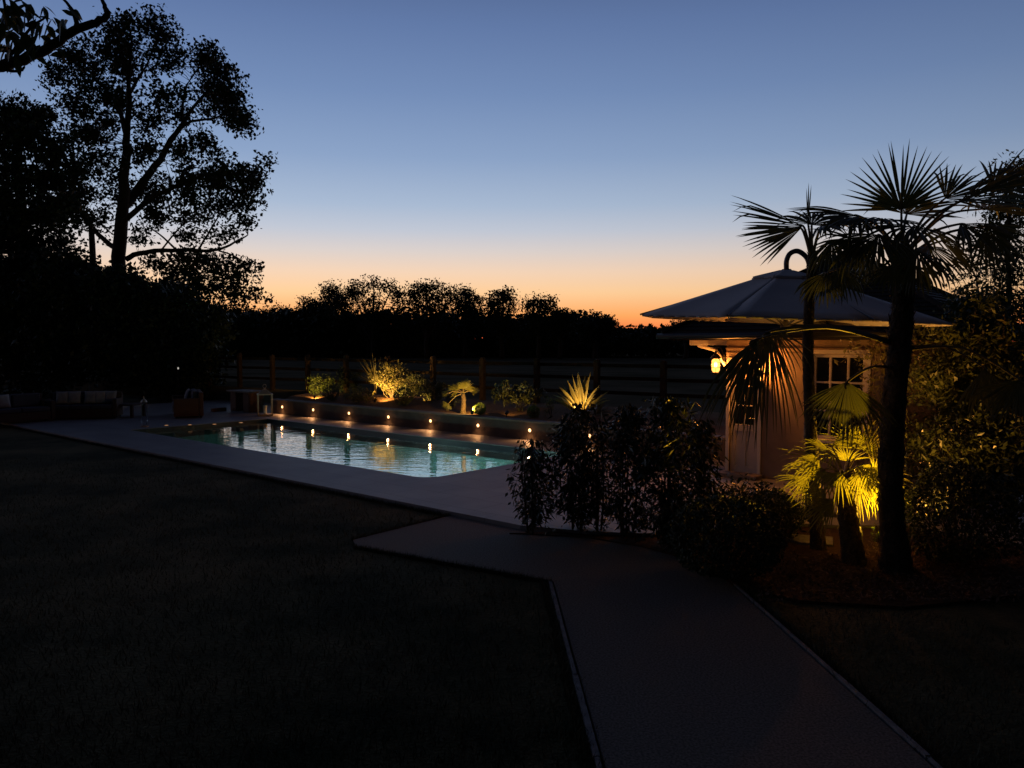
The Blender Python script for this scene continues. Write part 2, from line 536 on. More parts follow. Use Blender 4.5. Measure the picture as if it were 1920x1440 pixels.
def leaf_quads(mb, c, L, Wd, flat=0.0, axis=None, jit=0.5, fold=0.0):
    """one pointed four-sided leaf at every centre in c"""
    n = len(c)
    if n == 0: return
    nr = rand_dirs(n)
    nr[:, 2] += flat
    nr /= np.linalg.norm(nr, axis=1, keepdims=True)
    a = rand_dirs(n) if axis is None else axis + 0.55 * rng.normal(size=(n, 3))
    a -= nr * np.sum(a * nr, axis=1, keepdims=True)
    a /= np.linalg.norm(a, axis=1, keepdims=True) + 1e-9
    b = np.cross(nr, a)
    l = (L * rng.uniform(1 - jit, 1 + jit, n) / 2)[:, None]
    w = (Wd * rng.uniform(1 - jit, 1 + jit, n) / 2)[:, None]
    p = np.stack((c - a * l, c + b * w - a * l * 0.15 + nr * w * fold, c + a * l, c - b * w - a * l * 0.15 + nr * w * fold), axis=1).reshape(-1, 3)
    mb.quads(p, np.arange(4 * n).reshape(n, 4))

def in_ball(n, bias=0.5):
    return rand_dirs(n) * (rng.uniform(0, 1, n) ** bias)[:, None]

def clumps_in(blobs, per):
    """clump centres scattered through ellipsoids; blobs = [(centre, radii, weight)]"""
    out = []
    for c, r, wt in blobs:
        n = max(2, int(per * wt))
        out.append(np.asarray(c) + in_ball(n, 0.45) * np.asarray(r))
    return np.concatenate(out)

def leaves_at(cl, per, sig, flat_z=0.75):
    n = len(cl)
    k = rng.integers(int(per * 0.5), int(per * 1.5) + 1, n)
    idx = np.repeat(np.arange(n), k)
    off = np.clip(rng.normal(size=(len(idx), 3)), -1.55, 1.55) * sig * rng.uniform(0.6, 1.3, n)[idx][:, None]
    off[:, 2] *= flat_z
    return cl[idx] + off

def twig(mb, a, b, r, bend=0.12):
    a, b = np.asarray(a), np.asarray(b)
    L = np.linalg.norm(b - a)
    m1 = a + (b - a) * 0.35 + rng.normal(size=3) * L * bend + Z * L * 0.05
    m2 = a + (b - a) * 0.7 + rng.normal(size=3) * L * bend
    mb.tube([a, m1, m2, b], [r, r * 0.75, r * 0.5, r * 0.2], 4, cap=False)

def smooth_line(pts, n=4):
    """Catmull-Rom through the points"""
    pts = [np.asarray(p, float) for p in pts]
    if len(pts) < 3: n = max(n, 3)
    out = []
    for i in range(len(pts) - 1):
        p0 = pts[max(i - 1, 0)]; p1 = pts[i]; p2 = pts[i + 1]; p3 = pts[min(i + 2, len(pts) - 1)]
        for k in range(n):
            t = k / n
            out.append(0.5 * ((2 * p1) + (-p0 + p2) * t + (2 * p0 - 5 * p1 + 4 * p2 - p3) * t * t + (-p0 + 3 * p1 - 3 * p2 + p3) * t ** 3))
    out.append(pts[-1])
    return out

def tree(name, label, base, limbs, blobs, per=30, leaves=40, sig=0.35, L=0.16, Wd=0.10, m=None, bark=None, group=None,
         twigs=1.0, cat='tree', trunk_name='trunk', crown_name='crown', sides=7, twig_r=0.02, flat_z=0.75):
    """limbs: [(points, r0, r1)], the first is the trunk; blobs: leafy masses"""
    t = thing(name, label, cat, base, group)
    tb = MB(); samples = []
    for pts, r0, r1 in limbs:
        line = smooth_line(pts, 4)
        k = len(line)
        jit = [p + (rng.normal(size=3) * r0 * 0.12 if 0 < i < k - 1 else 0) for i, p in enumerate(line)]
        tb.tube(jit, [r0 + (r1 - r0) * i / (k - 1) for i in range(k)], sides)
        samples += jit[1:]
    cl = clumps_in(blobs, per)
    S = np.array(samples)
    for c in cl:
        if rng.uniform() < twigs:
            dd = np.linalg.norm(S - c, axis=1) + 0.6 * np.maximum(0, S[:, 2] - c[2])
            a = S[int(np.argmin(dd))]
            twig(tb, a, c, min(twig_r * (1 + 0.25 * np.linalg.norm(c - a)), 0.3 * limbs[0][1] + twig_r))
    tb.build(trunk_name, bark or M_bark, t, smooth=True)
    lb = MB()
    leaf_quads(lb, leaves_at(cl, leaves, sig, flat_z), L, Wd)
    lb.build(crown_name, m or M_leaf_dark, t)
    return t
# ------------------------------------------------------------------ ground
def hit_v(px, py, v):
    """where the sight line of a measured point meets the vertical plane V = v"""
    r = ray(px, py)
    t = (v - np.dot(EYE - O, V)) / np.dot(r, V)
    return EYE + r * t

PU0, PU1, PV0, PV1 = -11.5, 0.0, 0.0, 4.1
b = MB()                                    # one lawn sheet with the pool cut out of it
us = [-500, PU0 - .05, PU1 + .05, 500]; vs_ = [-500, PV0 - .05, PV1 + .05, 500]
for i in range(3):
    for j in range(3):
        if i == 1 and j == 1: continue
        b.add([W(us[i], vs_[j], -.02), W(us[i + 1], vs_[j], -.02), W(us[i + 1], vs_[j + 1], -.02), W(us[i], vs_[j + 1], -.02)], [(0, 1, 2, 3)])
lawn = struct(b.build('lawn', M_lawn)); lawn['label'] = 'dark mown lawn with dry brownish patches'

def uv_poly(pts):
    return [tuple(W(u, v)[:2]) for u, v in pts]
def wuv(p):
    q = np.asarray(p) - O
    return float(np.dot(q, U)), float(np.dot(q, V))

DZ0, DZ1 = -.06, .05
DF = -1.6
b = MB()
b.prism(uv_poly([(-20, DF), (PU0, DF), (PU0, 8.2), (-20, 8.2)]), DZ0, DZ1)
b.prism(uv_poly([(PU0, DF), (PU1, DF), (PU1, 0), (PU0, 0)]), DZ0, DZ1)
b.prism(uv_poly([(PU0, PV1), (PU1, PV1), (PU1, 5.25), (PU0, 5.25)]), DZ0, DZ1)
edge = [wuv(G(x, y, .05)) for x, y in [(1100, 996), (1210, 1000), (1330, 990), (1455, 978), (1560, 985), (1700, 985)]]
b.prism(uv_poly([(PU1, DF), (3.45, DF)] + edge + [(10.5, 1.2), (10.5, 5.25), (PU1, 5.25)]), DZ0, DZ1)
r_ = .38
arc = [(-r_ + r_ * math.sin(a), r_ - r_ * math.cos(a)) for a in [i * math.pi / 16 for i in range(9)]]
b.prism(uv_poly([(0, 0)] + arc[::-1]), DZ0, DZ1)
deck = struct(b.build('pool_deck', M_deck)); deck['label'] = 'pale stone paving round the pool'

b = MB()
zt, zb = -.052, -1.45
cs = [(PU0 - .003, PV0 - .003), (PU1 + .003, PV0 - .003), (PU1 + .003, PV1 + .003), (PU0 - .003, PV1 + .003)]
for i in range(4):
    (u0, v0), (u1, v1) = cs[i], cs[(i + 1) % 4]
    b.add([W(u0, v0, -.26), W(u1, v1, -.26), W(u1, v1, zb), W(u0, v0, zb)], [(0, 1, 2, 3)])
b.add([W(u, v, zb) for u, v in cs], [(0, 1, 2, 3)])
basin = struct(b.build('pool_basin', M_liner))
b = MB()
for i in range(4):
    (u0, v0), (u1, v1) = cs[i], cs[(i + 1) % 4]
    su0, sv0, su1, sv1 = [(-1 if c_ > m_ else 1) * .007 for c_, m_ in ((u0, -5.75), (v0, 2.05), (u1, -5.75), (v1, 2.05))]
    b.add([W(u0 + su0, v0 + sv0, .038), W(u1 + su1, v1 + sv1, .038), W(u1 + su1, v1 + sv1, -.262), W(u0 + su0, v0 + sv0, -.262)], [(0, 1, 2, 3)])
struct(b.build('pool_tile_band', M_tileband))
b = MB()
b.add([W(u, v, -.035) for u, v in cs], [(0, 1, 2, 3)])
water = struct(b.build('water', M_water)); water['label'] = 'rippled teal water of the swimming pool'

# underwater lamps in the walls that face away from the path
M_pool_lens = emis('pool_lens', (.55, .95, 1.0), 1.0)
for (u_, v_, n_, e_, lab) in ((-.0, 2.0, -U, 330, 'round underwater lamp in the end wall of the pool'), (-3.2, 0, V, 225, 'round underwater lamp in the long pool wall, close to the shrubs'), (-7.6, 0, V, 90, 'round underwater lamp in the long pool wall, towards the sofas')):
    p = W(u_, v_, -.75)
    pl = thing('pool_light', lab, 'pool light', p, 'underwater pool lamps')
    b = MB(); b.lathe(p, [(.17, 0), (.17, .02), (.13, .035)], 20, axis=n_); b.build('bezel', M_steel, pl)
    b = MB(); b.lathe(p + n_ * .03, [(.12, 0), (.12, .012)], 20, axis=n_); b.build('lens', M_pool_lens, pl)
    lamp('pool_lamp', 'SPOT', p + n_ * .08, e_, (.66, 1.0, .93), pl, radius=.1, aim=p + n_ * 2 - Z * .8, spot=150, blend=.6)

# path to the camera, with granite edging
zl, zr = -.02, 0
PL = [G(668, 1024), G(1038, 1090), (.525, 4.5, 0), (.66, .5, 0), (.85, -7, 0)]
PR = [(2.95, -7, 0), (2.55, .5, 0), (2.37, 4.5, 0), G(1365, 1090), G(1280, 1046), G(1200, 1024), G(1100, 1006), G(985, 1000)]
pts = [W(2.2, DF - .02), G(662, 1012)] + PL + PR + [W(3.55, DF - .02)]
b = MB(); b.prism([(p[0], p[1]) for p in pts], -.06, 0)
path = struct(b.build('garden_path', M_path)); path['label'] = 'pale gravel path leading to the pool deck'
def ribbon(mb, pts, w, z0, z1):
    pts = [np.asarray(p, float)[:2] for p in pts]
    L_, R_ = [], []
    for i, p in enumerate(pts):
        t = pts[min(i + 1, len(pts) - 1)] - pts[max(i - 1, 0)]
        t = t / np.linalg.norm(t); n_ = np.array((-t[1], t[0]))
        L_.append(p + n_ * w / 2); R_.append(p - n_ * w / 2)
    for i in range(len(pts) - 1):
        q = [L_[i], R_[i], R_[i + 1], L_[i + 1]]
        mb.prism([tuple(a) for a in q], z0, z1)
def setts(pts, w, z0, z1, step=.9):
    """a line of separate granite setts"""
    mb = MB(); pts = [np.asarray(p, float) for p in pts]
    for a, c in zip(pts[:-1], pts[1:]):
        n = max(1, int(np.linalg.norm(c - a) / step)); t = (c - a) / n; L_ = np.linalg.norm(t)
        x = t / L_; y = np.array((-x[1], x[0], 0))
        for k in range(n):
            m_ = a + t * (k + .5)
            mb.box((m_[0], m_[1], (z0 + z1) / 2 + rnd(-.004, .004)), x * (L_ / 2 - .004), y * (w / 2 + rnd(-.004, .003)), Z * (z1 - z0) / 2)
    return mb
sx = np.array((.035, 0, 0))
struct(setts([np.asarray(p) - sx for p in [(PL[1][0], PL[1][1] + .02, 0)] + PL[2:]], .034, -.06, .010).build('path_edging', M_edge))
struct(setts([np.asarray(p) + sx for p in PR[:4]], .03, -.06, .010).build('path_edging', M_edge))

# planted ground beside the path
sp = [(955, 1001), (1100, 997), (1210, 1001), (1330, 991), (1455, 979), (1560, 986), (1700, 986), (1990, 980), (2100, 1090), (1900, 1118),
      (1700, 1140), (1500, 1128), (1372, 1094), (1284, 1048), (1204, 1026), (1100, 1008), (985, 1002)]
b = MB(); b.prism([tuple(G(x, y)[:2]) for x, y in sp], -.05, .012)
soil = struct(b.build('mulch_bed', M_soil)); soil['label'] = 'reddish bark mulch under the palms'
b = MB(); b.prism([tuple(G(x, y)[:2]) for x, y in [(1452, 1003), (1500, 1008), (1562, 1012), (1562, 1027), (1500, 1023), (1452, 1010)]], -.05, .04)
struct(b.build('stone_edging', M_edge, bevel=.01))
nb = 2600
c_ = []
while len(c_) < nb:
    x, y = rnd(1385, 1960), rnd(1010, 1128)
    if y < 1035 and x < 1580: continue
    if y > 1085 and x < 1420: continue
    g = G(x, y, .02); c_.append(g)
b = MB(); leaf_quads(b, np.array(c_) + Z * .012, .05, .022, flat=1.2)
o = b.build('bark_chips', mat('bark_chip', (.13, .075, .045), .9, color2=(.2, .12, .08), scale=30)); o['kind'] = 'stuff'

# ------------------------------------------------------------------ raised bed, wall, field, fence
F0 = np.array((4.0, 21.1, 0)); FD = unit((-9.8, 6.9, 0))
def FL(s): return F0 + FD * s
b = MB()
front = [W(u, 5.5, .47) for u in np.linspace(-13.1, 4.4, 24)]
back = [FL(s) + Z * .6 for s in np.linspace(13.4, -4.0, 24)]
rows = 7
grid = []
for k in range(rows):
    t = k / (rows - 1)
    grid.append([f_ * (1 - t) + g_ * t + Z * (rnd(-.03, .05) if 0 < k < rows - 1 else 0) for f_, g_ in zip(front, back)])
vv = [p for r0 in grid for p in r0]; n_ = 24
b.add(vv, [(k * n_ + i, k * n_ + i + 1, (k + 1) * n_ + i + 1, (k + 1) * n_ + i) for k in range(rows - 1) for i in range(n_ - 1)])
endl = [grid[k][0] for k in range(rows)]; endr = [grid[k][-1] for k in range(rows)]
for e in (endl, endr):
    b.add(e + [np.array((p[0], p[1], -.05)) for p in e[::-1]], [tuple(range(2 * rows))])
bed = struct(b.build('raised_bed', M_bedsoil, smooth=False)); bed['label'] = 'bare soil of the raised bed behind the low wall'
b = MB()
fl = [FL(s) + Z * .6 for s in (60, 40, 20, 10, 0, -10, -35)]
far = [np.array((900, 4, .6)), np.array((900, 1300, .6)), np.array((-1200, 1300, .6))]
b.add(fl + far, [tuple(range(len(fl) + 3))])
b.add(fl + [np.array((p[0], p[1], -.05)) for p in fl], [(i + 1, i, i + 7, i + 8) for i in range(6)])
field = struct(b.build('field', M_field)); field['label'] = 'dry grass field beyond the wooden fence'

wl = thing('retaining_wall', 'low dark retaining wall with recessed lights along the pool deck', 'wall', W(-4.7, 5.38, .05))
b = MB(); b.abox(-13.1, 4.4, 5.25, 5.5, .02, .47, (O, U, V)); b.build('wall_face', M_wall, wl)
b = MB()
u = -13.13
while u < 4.4:
    u2 = min(u + .9, 4.43); b.abox(u + .004, u2 - .004, 5.22, 5.53, .473, .515, (O, U, V)); u = u2
b.build('coping', M_cope, wl, bevel=.006)

wlabels = ['wall light beside the tall metal lantern', 'wall light below the lit lime shrub', 'wall light between the lime shrub and the olive bush',
           'wall light below the glowing olive bush', 'wall light below the lit fence post', 'wall light below the small lit fan palm',
           'wall light below the broad leaved shrub, next to the columnar shrubs', 'wall light hidden behind the columnar shrubs']
proto = None
lpx = [(530, 762), (588, 767), (655, 774), (729, 782), (808, 790), (897, 799), (994, 808), (1106, 820)]
for k, (x, y) in enumerate(lpx):
    p = hit_v(x, y, 5.25)
    p[2] = .29
    if proto is None:
        proto = thing('wall_light', 'small round glowing ' + wlabels[0], 'wall light', p, 'lights set into the retaining wall')
        q = MB(); q.lathe(p + V * .004, [(.055, 0), (.055, .012), (.052, .018), (.045, .0135)], 20, axis=-V); q.build('bezel', M_bronze, proto)
        q = MB(); q.lathe(p - V * .0145, [(.040, 0), (.040, .004), (.033, .010), (.015, .014)], 20, axis=-V); q.build('lens', M_lens, proto)
        lamp('wall_glow', 'POINT', p - V * .05, .32, (1.0, .42, .13), proto, radius=.015)
        lamp('wall_lamp', 'SPOT', p - V * .05, 9.5, (1.0, .46, .17), proto, radius=.02, aim=p - V * .55 - Z * .55, spot=150, blend=.8)
    else:
        c = proto.copy(); C.objects.link(c); c.location = tuple(p); c['label'] = 'small round glowing ' + wlabels[k]
        for ch in proto.children:
            d = ch.copy(); C.objects.link(d); d.parent = c
            if d.type == 'LIGHT':
                d.data = ch.data.copy(); d.data.energy *= rnd(.7, 1.25)

# four small lamps flush with the paving at the pool's far end
dl = None
for k, (x, y, s) in enumerate([(312, 798, 'farthest along from the wall'), (356, 797, 'second along from the outermost'), (402, 796, 'second from the tall metal lantern'), (452, 793, 'beside the tall metal lantern')]):
    p = G(x, y, .052)
    s = ['end of the row towards the dark sofas', 'second in the row from the sofas', 'second in the row from the tall lantern', 'end of the row towards the tall lantern'][k]
    if dl is None:
        dl = thing('paving_light', 'dim amber paving lamp, ' + s, 'paving light', p, 'dim lamps along the pool end')
        q = MB(); q.lathe(p, [(.07, -.02), (.07, .004), (.05, .006)], 18); q.build('bezel', M_bronze, dl)
        q = MB(); q.lathe(p + Z * .0065, [(.05, 0), (.045, .006)], 18); q.build('lens', M_lens_dim, dl)
    else:
        c = dl.copy(); C.objects.link(c); c.location = tuple(p); c['label'] = 'dim amber paving lamp, ' + s
        for ch in dl.children:
            d = ch.copy(); C.objects.link(d); d.parent = c

fn = thing('wooden_fence', 'post and rail wooden fence between the garden and the field', 'fence', FL(0) + Z * .6)
STEP = 2.0
pm = None
for i in range(-6, 17):
    p = FL(STEP * i)
    if pm is None:
        q = MB()
        w_ = .075
        q.box((p[0], p[1], .6 + .63), FD * w_, np.array((-FD[1], FD[0], 0)) * w_, Z * .66)
        q.box((p[0], p[1], .6 + 1.31), FD * w_ * .8, np.array((-FD[1], FD[0], 0)) * w_ * .8, Z * .02)
        pm = q.build('post', M_post, fn, bevel=.012); pbase = p
    else:
        c = pm.copy(); C.objects.link(c); c.parent = fn
        c.location = tuple(p - pbase)
        c.location.z = rnd(-.03, .03)
PERP = np.array((-FD[1], FD[0], 0))
for h in (.38, .78, 1.14):
    q = MB()
    for i in range(-6, 16):
        a = FL(STEP * i) + Z * (.6 + h + rnd(-.015, .015)); c = FL(STEP * (i + 1)) + Z * (.6 + h + rnd(-.015, .015))
        q.box((a + c) / 2 - PERP * .095, (c - a) / 2 * .997, PERP * .018, Z * .048)
    q.build('rail', M_rail, fn)

def uplight(p, aim, energy, label, color=(1.0, .55, .12), spot=86, face=None, radius=.03):
    p = np.asarray(p, float)
    t = thing('spike_uplight', label, 'garden light', p, 'garden uplights')
    d = unit(np.asarray(aim) - p)
    q = MB(); q.tube([p - Z * .06, p + Z * .07], [.008, .012], 8); q.build('spike', M_black, t)
    h = p + Z * .09
    q = MB(); q.lathe(h, [(.02, -.05), (.038, -.03), (.042, .05), (.046, .055), (.040, .055), (.036, .045)], 16, axis=d); q.build('housing', M_black, t)
    q = MB(); q.lathe(h + d * .0455, [(.035, 0), (.03, .004)], 16, axis=d); q.build('lens', M_spot_lens, t)
    lamp('uplight_lamp', 'SPOT', h + d * .075, energy, color, t, radius=radius, aim=np.asarray(aim), spot=spot, blend=.7)
    return t
# ------------------------------------------------------------------ plants of the raised bed
def BZ(x, y):
    """a point on the raised bed under a measured pixel"""
    return G(x, y, .5)

def bush(name, label, base, rx, rz, per, leaves, sig, L, Wd, m, stems=6, lift=.25, cat='shrub', group=None, twigs=1.0, ry=None, bark=None, hole=0.0):
    base = np.asarray(base, float)
    t = thing(name, label, cat, base, group)
    c = base + Z * (rz * (1 + lift))
    ry = ry or rx
    cl = c + in_ball(per, .42) * np.array((rx, ry, rz))
    tb = MB()
    tops = []
    for k in range(stems):
        d = in_ball(1, .5)[0]
        top = c + d * np.array((rx, ry, rz)) * .7
        line = smooth_line([base + in_ball(1)[0] * .05 * np.array((1, 1, 0)), base * .55 + top * .45 + rng.normal(size=3) * rx * .12, top], 4)
        tb.tube(line, [max(.006, .022 * rz * (1 - i / len(line))) for i in range(len(line))], 5)
        tops += line[2:]
    S = np.array(tops)
    for q in cl:
        if rng.uniform() < twigs:
            twig(tb, S[int(np.argmin(np.linalg.norm(S - q, axis=1)))], q, .006 * max(.6, rz), .1)
    tb.build('stems', bark or M_bark, t, smooth=True)
    lb = MB(); pos = leaves_at(cl, leaves, sig, .9)
    pos[:, 2] = np.maximum(pos[:, 2], base[2] + .02)
    leaf_quads(lb, pos, L, Wd, fold=.25)
    lb.build('foliage', m, t)
    return t

def ball(name, label, base, r, m, n=2600, L=.035, W_=.02, squash=.92, group=None):
    """a clipped ball: leaves packed in a thin shell round a dark twiggy core"""
    base = np.asarray(base, float)
    t = thing(name, label, 'clipped shrub', base, group)
    c = base + Z * r * squash
    lump = rand_dirs(60)
    d = rand_dirs(n)
    bumps = 1 + .05 * np.sin(d @ (lump[:3].T * 6)).sum(1)
    pos = c + d * (r * bumps * rng.uniform(.80, 1.0, n))[:, None] * np.array((1, 1, squash))
    pos[:, 2] = np.maximum(pos[:, 2], base[2] + .005)
    q = MB(); leaf_quads(q, pos, L, W_, fold=.2)
    ds = MB()
    for k in range(24):
        dd = rand_dirs(1)[0]; dd[2] = abs(dd[2])
        ds.tube([base + Z * .02, c + dd * r * .8 * np.array((1, 1, squash))], [.012, .004], 4)
    ds.build('stems', M_bark, t)
    q.build('foliage', m, t)
    return t

def sword(mb, base, d, L, w, droop, up=Z, n=6, twist=0.0):
    """a strap-like leaf, folded along its middle"""
    base = np.asarray(base, float); d = unit(d)
    s = unit(np.cross(d, up) + rng.normal(size=3) * .12)
    vs, fs = [], []
    for i in range(n + 1):
        t = i / n
        p = base + d * L * t - Z * droop * L * t ** 2.4
        hw = w / 2 * (min(1, .55 + t * 1.6) if t < .4 else max(.02, 1 - ((t - .4) / .6) ** 1.7))
        nr = np.cross(s, d)
        vs += [p - s * hw, p - nr * hw * .35, p + s * hw]
    for i in range(n):
        a = 3 * i
        fs += [(a, a + 1, a + 4, a + 3), (a + 1, a + 2, a + 5, a + 4)]
    mb.add(vs, fs)

# lit lime shrub and dark balls at the end of the bed
p = BZ(602, 744)
bush('lime_shrub', 'small lime green shrub lit from below at the end of the raised bed', p, .42, .36, 34, 26, .075, .07, .04, M_leaf_lime, 5)
uplight(BZ(590, 749), BZ(602, 735) + Z * .22, 120.0, 'black spike lamp under the small lime shrub')
ball('clipped_ball', 'dark clipped ball shrub beside the lit lime shrub', BZ(622, 752), .27, M_leaf_dark, 1500)
bush('dark_shrub', 'dark rounded shrub between the lime shrub and the spiky plant', BZ(652, 741), .55, .45, 46, 40, .10, .07, .04, M_leaf_dark, 6, .15)

# spiky plant behind the olive bush
p = BZ(704, 744)
t = thing('cabbage_palm', 'spiky sword leaved plant rising behind the glowing olive bush', 'plant', p)
q = MB()
for k in range(46):
    a = rnd(0, 2 * math.pi); e = rnd(.35, 1.5)
    sword(q, p + Z * .45, (math.cos(a) * math.cos(e) - .12, math.sin(a) * math.cos(e), math.sin(e)), rnd(.8, 1.25), .05, .10)
q.build('leaves', M_sword, t)
q = MB(); q.tube(smooth_line([p, p + Z * .25, p + Z * .5]), .05, 8); q.build('stem', M_palm_trunk, t, smooth=True)
# olive bush, brightly lit
p = BZ(735, 751)
bush('olive_bush', 'many stemmed olive green bush glowing amber in the raised bed', p, .70, .50, 110, 26, .085, .085, .030, M_leaf_olive, 11, .52, bark=M_bark_pale, twigs=.8)
uplight(p + np.array((-.35, -1.15, 0)), p + Z * .62 + rgt * .05, 620.0, 'black spike lamp on bright soil under the olive bush')
bush('dark_shrub', 'dim shrub between the olive bush and the lit fence post', BZ(775, 752), .55, .36, 44, 30, .09, .06, .035, M_leaf_magn, 6, .2)
ball('clipped_ball', 'dark clipped ball shrub under the olive bush, on the wall edge', BZ(757, 761), .30, M_leaf_dark, 1600)
# low things on the wall edge
bush('low_shrub', 'low dim shrub between the two spike lamps of the olive bush and the lime shrub', BZ(672, 755), .5, .2, 40, 28, .07, .05, .03, M_leaf_olive, 5, .1)
uplight(BZ(800, 757), BZ(807, 700) + Z * .8, 22.0, 'black spike lamp shining up the wooden fence post')
bush('dark_shrub', 'dark leafy shrub in front of the lit fence post', BZ(812, 755), .38, .30, 40, 30, .08, .06, .035, M_leaf_magn, 6, .2)

# ---- fan palms
def fan(mb, hub, d, nr, Rr, spread, n, droop, w=None, split=.5, kink=.25, var=.12, cup=.0):
    """a palm fan: folded blades fused near the hub, spreading over an angle and hanging at the tips"""
    hub = np.asarray(hub, float); d = unit(d)
    nr = unit(np.asarray(nr, float) - d * np.dot(nr, d)); sd = np.cross(nr, d)
    st = spread / max(1, n - 1)
    for i in range(n):
        a = -spread / 2 + st * i + rnd(-.18, .18) * st
        bd = d * math.cos(a) + sd * math.sin(a)
        bd = unit(bd + nr * (cup * abs(math.sin(a)) + rnd(-.05, .05)))
        L_ = Rr * (.72 + .28 * math.cos(a * .5)) * rnd(1 - var, 1 + var)
        dr = droop * rnd(.5, 1.5)
        kk = rnd(.6, .85) if rng.uniform() < kink else 2
        tang = unit(np.cross(nr, bd))
        wmax = w or 2 * L_ * split * math.tan(min(st, .5) / 2) * 1.05
        vs, fs, S = [], [], 8
        p = hub.copy(); dirv = bd.copy(); k0 = 0
        for k in range(S + 1):
            t = k / S
            if k:
                stp = L_ / S
                g = dr * (t ** 1.6) * .55
                if t > kk: g += 1.1
                dirv = unit(dirv - Z * g * .35)
                p = p + dirv * stp
            hw = wmax / 2 * (t / split if t < split else max(.03, 1 - ((t - split) / (1 - split)) ** 1.9 * .97))
            if k == 0: hw = wmax * .06
            nn = unit(nr - dirv * np.dot(nr, dirv)); sv = np.cross(nn, dirv)
            vs += [p - sv * hw, p + nn * hw * .55, p + sv * hw]
        for k in range(S):
            a0 = 3 * k
            fs += [(a0, a0 + 1, a0 + 4, a0 + 3), (a0 + 1, a0 + 2, a0 + 5, a0 + 4)]
        mb.add(vs, fs)

def frond(parent, root, hub, d, nr, Rr, spread=3.4, n=30, droop=.5, m=None, sag=.12, pr=.012, name='frond', rise=None, **kw):
    """a petiole from the trunk to the hub, and the fan at its end"""
    root, hub = np.asarray(root, float), np.asarray(hub, float)
    q = MB()
    fan(q, hub, d, nr, Rr, spread, n, droop, **kw)
    o = q.build(name, m or M_palm, parent)
    L_ = np.linalg.norm(hub - root)
    mid = (root + hub) / 2 + Z * (sag * L_ if rise is None else rise)
    q = MB(); line = smooth_line([root, mid, hub, hub + unit(d) * Rr * .12], 6)
    q.tube(line, [pr * (1.5 - .9 * i / (len(line) - 1)) for i in range(len(line))], 6)
    s = q.build('petiole', M_petiole, o, smooth=True)
    return o

def hairy_trunk(parent, pts, r0, r1, spikes=500, m=None, top_bulge=1.0, L=.12, slim=None):
    q = MB(); line = smooth_line(pts, 8); k = len(line)
    rad = []
    for i in range(k):
        t = i / (k - 1)
        r_ = r0 + (r1 - r0) * (t if slim is None else min(1, t / slim))
        if t < .12: r_ *= 1 + .35 * (1 - t / .12)
        if t > .6: r_ *= 1 + (top_bulge - 1) * (t - .6) / .4
        rad.append(r_ * rnd(.95, 1.05))
    n = 14; vs = []
    for i, p in enumerate(line):
        for j in range(n):
            a = 2 * math.pi * j / n
            r_ = rad[i] * rnd(.9, 1.08)
            vs.append(p + np.array((math.cos(a), math.sin(a), 0)) * r_)
    q.add(vs, [(i * n + j, i * n + (j + 1) % n, (i + 1) * n + (j + 1) % n, (i + 1) * n + j) for i in range(k - 1) for j in range(n)] + [tuple((k - 1) * n + j for j in range(n))])
    for s in range(spikes):            # matted fibre and old leaf bases
        t = rnd(.01, .995); i = min(int(t * (k - 1)), k - 2); f = t * (k - 1) - i
        p = line[i] * (1 - f) + line[i + 1] * f; r_ = rad[i]
        a = rnd(0, 2 * math.pi); o_ = np.array((math.cos(a), math.sin(a), 0)); tg = np.array((-math.sin(a), math.cos(a), 0))
        L_ = L * rnd(.4, 1.2) * min(1, .35 + r_ / r0); w = L_ * rnd(.06, .22)
        up = rnd(-.9, 1.0)
        b0 = p + o_ * r_ * .96; e = b0 + o_ * L_ * rnd(.12, .4) + Z * L_ * up
        q.add([b0 - tg * w, b0 + tg * w, e + tg * w * .2, e - tg * w * .2], [(0, 1, 2, 3)])
    return q.build('trunk', m or M_palm_trunk, parent, smooth=True)

# small fan palm in the bed
p = BZ(868, 775)
fp = thing('small_fan_palm', 'small lit fan palm with short trunk in the raised bed', 'palm', p)
top = p + Z * .52
hairy_trunk(fp, [p, p + Z * .3 + rgt * .02, top], .075, .055, 120, L=.06)
for hx, hy, dx, dz, Rr, nz in [(.06, .10, .45, 1.0, .40, .35), (-.12, .10, -1.0, .32, .42, .8), (.26, .07, 1.0, .15, .26, .9), (-.40, .02, -1, .0, .22, .9), (.02, .14, -.2, .8, .30, .5), (-.38, -.26, -.5, -.7, .26, .2)]:
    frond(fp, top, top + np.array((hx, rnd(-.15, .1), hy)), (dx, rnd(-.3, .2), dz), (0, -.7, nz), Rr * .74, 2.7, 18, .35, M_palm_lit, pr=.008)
uplight(BZ(885, 780), p + Z * .75 + rgt * .2, 125.0, 'black spike lamp between the small fan palm and the glowing ball', spot=165)
ball('clipped_ball', 'brightly glowing clipped ball shrub beside the small fan palm', BZ(899, 779), .175, M_leaf_lime, 1500, .03, .016)
ball('clipped_ball', 'dim clipped ball shrub at the foot of the broad leaved shrub', BZ(1000, 783), .17, M_leaf_lime, 1300, .03, .016)
bush('low_shrub', 'low dim shrub beyond the small fan palm', BZ(845, 765), .26, .15, 16, 26, .06, .05, .035, M_leaf_magn, 4, .2)
# broad leaved shrub
p = BZ(972, 772)
bush('broad_leaved_shrub', 'wide shrub with clusters of broad leaves beside the small fan palm', p, .72, .33, 62, 16, .075, .13, .05, M_leaf_magn, 11, .45, bark=M_bark)
bush('low_shrub', 'sparse grey green sprig on the wall edge beside the sword leaved plant', BZ(1032, 783), .18, .26, 14, 14, .05, .05, .02, M_leaf_olive, 4, .2)
uplight(BZ(950, 781), BZ(972, 772) + Z * .5, 26.0, 'black spike lamp under the wide broad leaved shrub')
